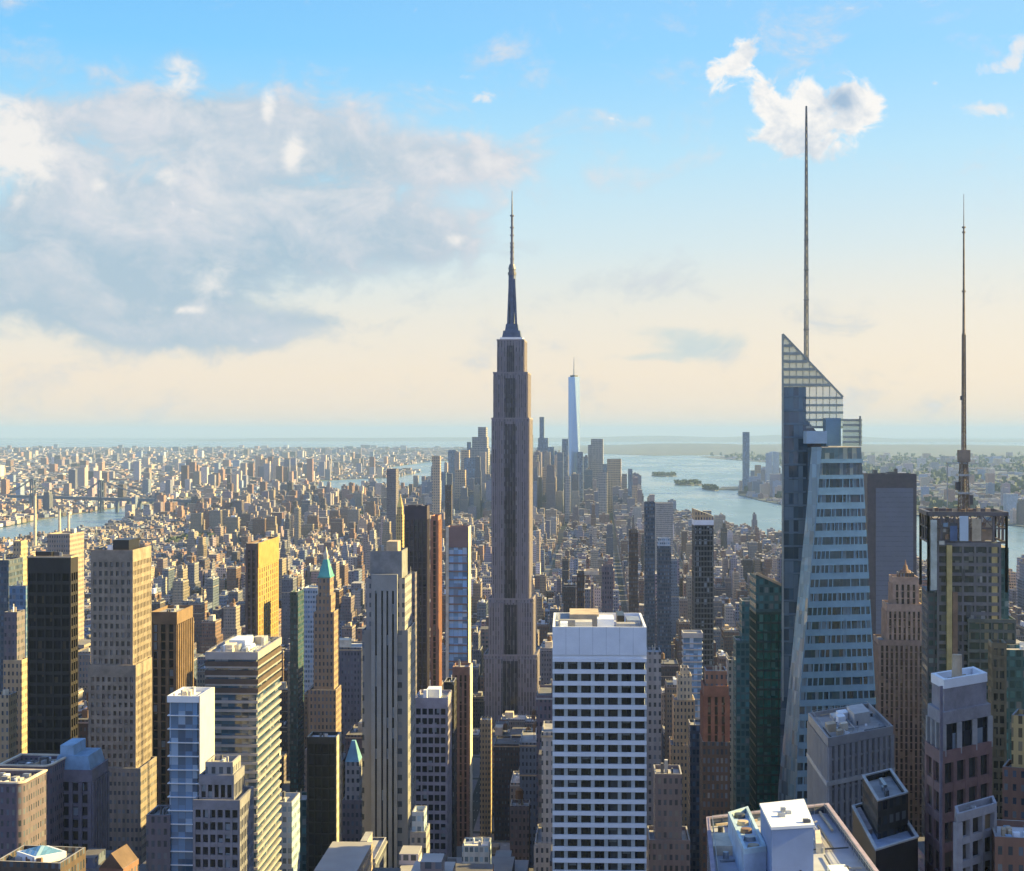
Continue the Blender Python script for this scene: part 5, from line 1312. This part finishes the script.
def bridge():
    Y0, Y1 = 5350.0, 4900.0
    (xa, xb) = (wx(8, Y0), wx(215, Y1))
    root = empty('suspension_bridge', (wx(106, 5130), 5130, 0), 'blue grey suspension bridge crossing the narrow river', 'bridge')
    ox, oy = root.location.x, root.location.y
    P = lambda t: (xa + (xb - xa) * t - ox, Y0 + (Y1 - Y0) * t - oy)
    mt = plain('bridge_steel', (.10, .13, .18), .6, .2)
    m = MB(); (x0, y0), (x1, y1) = P(0), P(1); dz = 38
    m.prism([(x0, y0 - 12), (x1, y1 - 12), (x1, y1 + 12), (x0, y0 + 12)], dz - 5, dz + 4, bottom=True); m.build('deck', mt, root)
    T_ = (.13, .47)
    for t in T_:
        x, y = P(t); m = MB()
        for s in (-1, 1):
            for q in (-1, 1): m.bar((x + q * 5, y + s * 13, -3), (x + q * 3, y + s * 11, 96), 2.0)
        for z in (30, 60, 92): m.box(x - 5, x + 5, y - 13, y + 13, z, z + 4)
        m.build('tower', mt, root)
    pts = [(0, 42), (.13, 96)] + [(.13 + .34 * i / 12, 46 + 50 * (2 * i / 12 - 1) ** 2) for i in range(1, 12)] + [(.47, 96), (.7, 42)]
    for s in (-1, 1):
        m = MB()
        for (t0, z0), (t1, z1) in zip(pts, pts[1:]):
            a, b = P(t0), P(t1); m.bar((a[0], a[1] + s * 11, z0), (b[0], b[1] + s * 11, z1), .9)
        m.build('cable', mt, root)
    m = MB()
    for t in np.linspace(.55, .98, 9): x, y = P(t); m.box(x - 4, x + 4, y - 10, y + 10, -3, 33)
    m.build('approach_piers', mt, root)
bridge()

# ------------------------------------------------------------------ the city between: lots on a street grid
rng = random.Random(2024)
GA = radians(-3.0); GC, GS = cos(GA), sin(GA)
def g2w(a, b): return (a * GC - b * GS, a * GS + b * GC)
WALLS = [((.33, .20, .145), 'brick red'), ((.25, .15, .11), 'brown'), ((.48, .385, .27), 'tan'), ((.58, .51, .39), 'cream'), ((.32, .31, .32), 'grey'), ((.42, .33, .27), 'rosy'),
         ((.62, .60, .57), 'white'), ((.20, .21, .26), 'slate'), ((.13, .10, .095), 'dark brown'), ((.24, .31, .40), 'blue grey'), ((.50, .43, .36), 'beige'), ((.30, .24, .26), 'mauve')]
WALLS = [(tuple(v * q for v, q in zip(c, (.55, .55, .585))), n) for c, n in WALLS]
WEIGHT = [12, 9, 10, 9, 10, 9, 8, 12, 8, 11, 8, 12]
HB = [(min(q[0] for q in h[5]) - 3, max(q[0] for q in h[5]) + 3, min(q[1] for q in h[5]) - 3, max(q[1] for q in h[5]) + 3) for h in HERO]
HB += PARKS
def clear(x0, x1, y0, y1): return all(x1 < b[0] or x0 > b[1] or y1 < b[2] or y0 > b[3] for b in HB)
PROFILE = [(0, 640), (40, 650), (80, 640), (150, 660), (205, 640), (285, 640), (300, 660), (345, 640), (366, 650), (430, 640), (445, 690), (478, 715), (535, 730), (552, 640), (646, 655), (690, 660), (735, 650), (780, 640), (880, 690), (930, 640), (1024, 640)]
def profile(x):
    for (a, p), (b, q) in zip(PROFILE, PROFILE[1:]):
        if a <= x <= b: return p + (q - p) * (x - a) / (b - a)
    return 650
LOTS = []      # a0, a1, b0, b1 (grid metres), height, wall index, random
def add_lot(a0, a1, b0, b1, h, kind):
    cx, cy = g2w((a0 + a1) / 2, (b0 + b1) / 2)
    LOTS.append((a0, a1, b0, b1, h, rng.choices(range(len(WALLS)), WEIGHT)[0], rng.random(), cx, cy, kind))
# Manhattan
AV, ST = 118.0, 78.0
for bi in range(5, 90):
    b0 = bi * ST
    for ai in range(-14, 14):
        a0 = ai * AV + 44
        a = a0
        while a < a0 + AV - 18:
            w = rng.uniform(9, 20) if b0 < 1250 else rng.uniform(6, 15) if b0 < 3800 else rng.uniform(11, 26)
            if a + w > a0 + AV - 14: break
            for row in (0, 1):
                d0 = b0 + row * 32 + rng.uniform(0, 2); d1 = d0 + rng.uniform(23, 31)
                x, y = g2w(a + w / 2, (d0 + d1) / 2)
                if y < 430 or abs(x) > y * .345 + 60 or not inside((x, y), MANHATTAN): continue
                u = 512 + F * x / y
                r = rng.random()
                if y < 1270:
                    p = profile(u) + (75 if y < 620 else 25 if y < 800 else 0)
                    yt = p + rng.random() ** 1.2 * 190
                    h = wz(yt, y)
                    if h < 14: h = rng.uniform(14, 40)
                    h = min(h, 175)
                elif y < 2300:
                    h = rng.lognormvariate(3.45, .45); h = h * 1.9 if r < .09 else h
                    h = min(h, wz(558 if y > 1700 else 575, y))
                    if 470 < u < 560: h = min(h, 70)
                    if u < 120: h = min(h, 40)
                elif y < 4300:
                    h = rng.lognormvariate(2.85, .36); h = h * 2.4 if r < .05 else h
                    if u > 640: h *= .75
                    if u > 850: h = min(h, 20)
                    if u < 190: h = min(h, rng.uniform(9, 22))
                else:
                    if 425 < u < 640 and y > 4500:
                        core = max(0, 1 - abs(u - 525) / 110)
                        h = rng.lognormvariate(3.4 + .95 * core, .5); h = min(h, wz(452 - 0, y))
                    else:
                        h = rng.lognormvariate(3.0, .35); h = rng.uniform(45, 70) if r < .06 else h
                if not clear(x - w / 2, x + w / 2, y - 14, y + 14): continue
                if y < 1000:
                    du = F * (w / 2 + 2) / y; cap = max([840 + rng.random() * 30 for hh in HERO if y < hh[3] <= 1000 and hh[0] - 1 < u + du and hh[1] + 1 > u - du] or [0])
                    if cap: h = min(h, wz(cap, y))
                    if h < 12: continue
                add_lot(a, a + w - rng.choice([0, 0, 0, 1.5]), d0, d1, h, 'm')
            a += w
# estates of slab blocks along the narrow river
for k in range(90):
    x, y = pix(rng.uniform(190, 420), rng.uniform(508, 548))
    if not inside((x, y), MANHATTAN) or not clear(x - 20, x + 20, y - 12, y + 12): continue
    a, b = x * GC + y * GS, -x * GS + y * GC
    LOTS.append((a - 13, a + 13, b - 9, b + 9, rng.uniform(45, 68), rng.choice([0, 2, 2, 5, 10]), rng.random(), x, y, 'm'))
def far_lots(polyn, y0, y1, xlim, dens, hmed, tall, kind, lots0=20):
    y = y0
    while y < y1:
        step = 46 + (y - y0) * .006
        lim = y * .335 + 80; x = max(-lim, xlim[0])
        while x < min(lim, xlim[1]):
            w = rng.uniform(.7, 1.5) * (lots0 + (y - 4000) * .0022)
            if rng.random() < dens and inside((x + w / 2, y), polyn) and clear(x, x + w, y - 15, y + 15):
                h = rng.lognormvariate(hmed, .35); r = rng.random()
                if r < tall: h = rng.uniform(35, 75)
                d = step * rng.uniform(.4, .75)
                a, b = (x + w / 2) * GC + y * GS, -(x + w / 2) * GS + y * GC
                LOTS.append((a - w / 2, a + w / 2, b - d / 2, b + d / 2, h, rng.choices(range(len(WALLS)), WEIGHT)[0], rng.random(), x + w / 2, y, kind))
            x += w * rng.uniform(1.0, 1.25)
        y += step
far_lots(BROOKLYN, 3500, 17500, (-9000, 700), .84, 2.4, .020, 'b', 14)
far_lots(BROOKLYN, 17500, 24500, (-9000, 700), .45, 2.7, .02, 'b')
for (x0, x1, y0, y1, n) in ((-1400, -700, 8200, 9600, 45), (-1900, -900, 6600, 8000, 30)):    # clusters of taller blocks beyond the river
    for k in range(n):
        x, y = rng.uniform(x0, x1), rng.uniform(y0, y1)
        if inside((x, y), BROOKLYN):
            a, b = x * GC + y * GS, -x * GS + y * GC; LOTS.append((a - 14, a + 14, b - 14, b + 14, rng.uniform(50, 125), rng.choice([1, 2, 4, 7, 10]), rng.random(), x, y, 'b'))
far_lots(JERSEY, 4200, 16000, (700, 6000), .26, 2.3, .05, 'j')
for k in range(40):
    x, y = pix(rng.uniform(752, 785), rng.uniform(483, 500))
    if inside((x, y), JERSEY): a, b = x * GC + y * GS, -x * GS + y * GC; LOTS.append((a - 18, a + 18, b - 15, b + 15, rng.uniform(25, 95), rng.choice([2, 4, 5, 9, 9, 7]), rng.random(), x, y, 'j'))

for i, L in enumerate(LOTS):      # downtown is mostly glass and pale stone
    if L[9] == 'm' and L[8] > 4500 and 425 < 512 + F * L[7] / L[8] < 640: LOTS[i] = L[:5] + (rng.choice([4, 7, 9, 9, 7, 10, 3, 11]),) + L[6:]
# which of them show largest: a small depth buffer, nearest first
def extent(L):
    cs = [g2w(a, b) for a in L[0:2] for b in L[2:4]]
    us = [512 + F * c[0] / c[1] for c in cs]; yn = min(c[1] for c in cs)
    return min(us), max(us), HY + (CAMZ - L[4]) * F / yn, yn
items = []
for i, L in enumerate(LOTS):
    if L[8] < 5000: u0, u1, t, yn = extent(L); items.append((L[8], i, u0, u1, t))
for h in HERO: items.append((h[3] + 8, -1, h[0], h[1], h[2]))
items.sort()
buf = np.zeros((871, 1024), bool); score = {}
for (yy, i, u0, u1, t) in items:
    a, b, c = max(0, int(round(u0))), min(1024, int(round(u1))), max(0, int(round(t)))
    if b <= a or c >= 871: continue
    e = 871 if yy < 1000 else min(871, int(HY + CAMZ * F / yy) + 1)
    sub = buf[c:e, a:b]
    if i >= 0: score[i] = int((~sub).sum())
    sub[:] = True
N_HEROES = len(HERO)
# building counts by category: the hand placed ones and the largest of these, about 300 together
ranked = sorted((i for i in score if score[i] > 0), key=lambda i: -score[i])[:300 - N_HEROES]
chosen = set(ranked)
FMAT = [facade('lot_facade_' + n.replace(' ', '_'), c, bay=1.7, fl=3.2, wf=.45, hf=.5, var=.2, roof=[(.30, .29, .28), (.45, .43, .41), (.14, .14, .14)][i % 3]) for i, (c, n) in enumerate(WALLS)]
ANCH = [h for h in HERO if h[4] != 'downtown']
used = {}
def label_for(L, feat, i):
    u0, u1, t, yn = extent(L); uc = (u0 + u1) / 2
    size = 'tall' if L[4] > 90 else 'mid height' if L[4] > 45 else 'low'
    best = min(ANCH, key=lambda h: (0 if h[0] <= uc <= h[1] else min(abs(uc - h[0]), abs(uc - h[1]))) + abs(t - h[2]) * .25 + (0 if h[3] < 1600 else 60))
    if best[0] <= uc <= best[1]: rel = 'behind' if yn > best[3] else 'in front of'
    else: rel = 'left of' if uc < best[0] else 'right of'
    lb = f"{size} {WALLS[L[5]][1]} building with {feat}, {rel} {best[4]}"
    if len(lb.split()) > 14: lb = f"{size} {WALLS[L[5]][1]} building with {feat.split(' and ')[0]}, {rel} {best[4]}"
    if len(lb.split()) > 14: lb = f"{size} {WALLS[L[5]][1]} building, {rel} {best[4]}"
    return lb, uc, yn
built = []
for i in sorted(chosen, key=lambda i: LOTS[i][8]):
    L = LOTS[i]; rg = random.Random(i * 7 + 1)
    a0, a1, b0, b1, h = L[:5]; cx, cy = L[7], L[8]
    P_ = lambda a, b: (lambda q: (q[0] - cx, q[1] - cy))(g2w(a, b))
    big = score[i] > 60
    tierd = h > 55 and rg.random() < .55
    fm = FMAT[L[5]]
    root = empty('building', (cx, cy, 0), 'x', 'building', 'city buildings around the named towers')
    fp = [P_(a0, b0), P_(a1, b0), P_(a1, b1), P_(a0, b1)]
    m = MB(); hh = h * (rg.uniform(.68, .86) if tierd else 1)
    m.prism(fp, 0, hh - .9, mi=0); m.ring(fp, inset(fp, .4), hh - .9, hh)
    top = fp
    if tierd:
        top = inset(fp, rg.uniform(1.2, 2.4)) if min(a1 - a0, b1 - b0) > 8 else fp
        if top is not fp: m.prism(top, hh - .9, h - .8); m.ring(top, inset(top, .4), h - .8, h)
        else: h = hh
    else: h = hh
    m.build('wall', fm, root)
    if big:      # a cornice or belt course with real depth
        m = MB(); m.ring(inset(top, -.3), inset(top, .3), h - 1.7, h - 1.1)
        if rg.random() < .6: b2 = MB(); b2.ring(inset(fp, -.2), inset(fp, .3), hh * .86, hh * .86 + .6); b2.build('belt_course', TAN, root)
        m.build('cornice', rg.choice([LGREY, MAUVE, TAN, GREY]), root)
        st_ = rg.random()
        if st_ < .55:    # bays of projecting piers on the faces that show
            m = MB()
            for e in range(4):
                A_, B_ = fp[e], fp[(e + 1) % 4]
                Lh = math.hypot(B_[0] - A_[0], B_[1] - A_[1]); d_ = ((B_[0] - A_[0]) / Lh, (B_[1] - A_[1]) / Lh); nn = (d_[1], -d_[0])
                if nn[1] > .5: continue
                k = max(2, int(Lh / rg.choice([3.0, 4.5])))
                for j in range(k + 1):
                    s0 = (Lh - .7) * j / k
                    m.prism([(A_[0] + d_[0] * s + nn[0] * o, A_[1] + d_[1] * s + nn[1] * o) for s, o in ((s0, .35), (s0 + .7, .35), (s0 + .7, -.1), (s0, -.1))], 0, hh - 1.8 if top is fp else hh - 1)
            m.build('pier_row', fm, root)
    feats = []
    q = inset(top, 1.2)
    def bx(u0, u1, v0, v1, z0, z1, nm, mt):
        def at(u, v):
            a = [q[0][t] + (q[1][t] - q[0][t]) * u for t in (0, 1)]; b = [q[3][t] + (q[2][t] - q[3][t]) * u for t in (0, 1)]
            return [a[t] + (b[t] - a[t]) * v for t in (0, 1)]
        m = MB(); m.prism([at(u0, v0), at(u1, v0), at(u1, v1), at(u0, v1)], z0, z1); m.build(nm, mt, root)
    zr = h - .9
    if rg.random() < .75:
        u, v = rg.uniform(.05, .5), rg.uniform(.1, .45); mt, nm = rg.choice([(GREY, 'grey'), (WHITE, 'white'), (TAN, 'tan'), (BROWN, 'brown'), (CREAM, 'cream')])
        bx(u, u + rg.uniform(.3, .45), v, v + rg.uniform(.3, .5), zr, zr + rg.uniform(2.6, 5.5), 'roof_housing', mt); feats.append(nm + ' roof housing')
    if rg.random() < .45 and a1 - a0 > 9:
        c_ = [(q[0][t] + q[2][t]) / 2 + (q[1][t] - q[0][t]) * rg.uniform(-.3, .3) for t in (0, 1)]; water_tank(root, c_[0], c_[1], zr, 1.5); feats.append('water tank')
    for _ in range(rg.randint(1, 4) if big else rg.randint(0, 1)):
        u, v = rg.uniform(0, .85), rg.uniform(0, .85); bx(u, u + rg.uniform(.06, .14), v, v + rg.uniform(.05, .12), zr, zr + rg.uniform(.8, 2.2), 'cooling_unit', rg.choice([WHITE, STEEL, LGREY]))
    if top is not fp: feats.append('a setback')
    feat = ' and '.join(feats[:2]) if feats else 'a bare roof'
    built.append((root, *label_for(L, feat, i)))
by = {}
for r, lb, uc, yn in built: by.setdefault(lb, []).append((yn, uc, r))
ORD = ['nearest', 'second nearest', 'third nearest', 'fourth nearest', 'fifth nearest', 'sixth nearest', 'seventh nearest', 'eighth nearest', 'ninth nearest']
for lb, v in by.items():
    v.sort(key=lambda t: t[0])
    for k, (yn, uc, r) in enumerate(v):
        r['label'] = lb if len(v) == 1 else f"{ORD[min(k, 8)]} {lb}"

# everything else, too small or too many to count: one mass of city blocks for each shore
CITY = facade('city_facade', (.4, .3, .2), bay=1.9, fl=3.2, wf=.5, hf=.5, attr=True)
def city(name, kinds, label, minscore):
    V, Fc, C = [], [], []
    for i, L in enumerate(LOTS):
        if i in chosen or L[9] not in kinds: continue
        a0, a1, b0, b1, h = L[:5]; rg = random.Random(i)
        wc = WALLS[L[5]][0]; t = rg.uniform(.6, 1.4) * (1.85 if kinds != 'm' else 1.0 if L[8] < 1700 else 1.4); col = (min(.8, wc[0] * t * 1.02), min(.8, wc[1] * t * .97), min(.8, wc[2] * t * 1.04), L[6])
        boxes = [(a0, a1, b0, b1, 0, h)]
        if L[8] < 6500 and rg.random() < .7:
            w, d = a1 - a0, b1 - b0; u, v = rg.uniform(.1, .5), rg.uniform(.1, .5); boxes.append((a0 + w * u, a0 + w * (u + .35), b0 + d * v, b0 + d * (v + .35), h, h + rg.uniform(2.5, 6)))
        if h > 40 and L[8] < 4500 and rg.random() < .5:
            w, d = a1 - a0, b1 - b0; boxes[0] = (a0, a1, b0, b1, 0, h * .78); boxes.append((a0 + w * .15, a1 - w * .15, b0 + d * .1, b1 - d * .2, h * .78, h))
        for (p, q, r, s, z0, z1) in boxes:
            o = len(V); cs = [g2w(p, r), g2w(q, r), g2w(q, s), g2w(p, s)]
            V += [(*c, z0) for c in cs] + [(*c, z1) for c in cs]
            Fc += [(o, o + 1, o + 5, o + 4), (o + 1, o + 2, o + 6, o + 5), (o + 2, o + 3, o + 7, o + 6), (o + 3, o, o + 4, o + 7), (o + 4, o + 5, o + 6, o + 7)]
            C += list(col) * 5
    me = bpy.data.meshes.new(name); me.from_pydata(V, [], Fc); me.materials.append(CITY)
    at = me.attributes.new('wallcol', 'FLOAT_COLOR', 'FACE'); at.data.foreach_set('color', C)
    me.update(); o = link(bpy.data.objects.new(name, me)); tag(o, label, 'city blocks', kind='stuff')
    return len(Fc)
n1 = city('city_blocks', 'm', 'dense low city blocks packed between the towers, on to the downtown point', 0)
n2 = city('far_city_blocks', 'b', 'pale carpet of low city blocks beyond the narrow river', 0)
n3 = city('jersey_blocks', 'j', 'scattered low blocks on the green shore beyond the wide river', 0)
print('heroes', N_HEROES, 'individual', len(built), 'lots', len(LOTS), 'quads', n1, n2, n3)

# the streets: pavement slabs under the blocks, kerb high, and painted lane lines on the avenues
PAVE = plain('pavement', (.24, .235, .23), .9, var=.15, scale=.3)
m = MB(); lines = MB()
for bi in range(9, 46):
    for ai in range(-9, 9):
        x, y = g2w(ai * AV + 44 + 50, bi * ST + 32)
        if abs(x) > y * .345 + 120 or not inside((x, y), MANHATTAN): continue
        m.prism([g2w(a, b) for a, b in ((ai * AV + 41, bi * ST - 4), (ai * AV + 44 + AV - 11, bi * ST - 4), (ai * AV + 44 + AV - 11, bi * ST + 68), (ai * AV + 41, bi * ST + 68))], 0, .14)
tag(m.build('pavement', PAVE), kind='structure')
for ai in range(-9, 9):
    for lane in range(1, 4):
        for k in range(110):
            a = ai * AV + 44 + AV - 11 + 8 * 0 + lane * 2.2 - .0; b = 700 + k * 26
            x, y = g2w(a, b)
            if abs(x) > y * .345 or not inside((x, y), MANHATTAN): continue
            c = [g2w(a - .08, b), g2w(a + .08, b), g2w(a + .08, b + 4), g2w(a - .08, b + 4)]
            lines.add([(*p, .006) for p in c], [(0, 1, 2, 3)])
tag(lines.build('road_marking', plain('road_paint', (.78, .78, .76), .7)), kind='structure')

# ------------------------------------------------------------------ the air
hz, b_, nt = new_mat('haze'); nt.nodes.remove(b_)
pv = nt.nodes.new('ShaderNodeVolumePrincipled'); out = [n for n in nt.nodes if n.type == 'OUTPUT_MATERIAL'][0]
nt.links.new(pv.outputs[0], out.inputs['Volume'])
pv.inputs['Color'].default_value = (.42, .64, 1.0, 1); pv.inputs['Density'].default_value = HAZE_DENSITY
pv.inputs['Density Attribute'].default_value = ''; pv.inputs['Temperature Attribute'].default_value = ''; pv.inputs['Color Attribute'].default_value = ''
pv.inputs['Anisotropy'].default_value = 0.0
m = MB(); m.box(-80000, 80000, -4000, 85000, -5, 470); o = m.build('haze', hz); tag(o, kind='stuff', label='pale evening haze over the whole city', cat='haze')
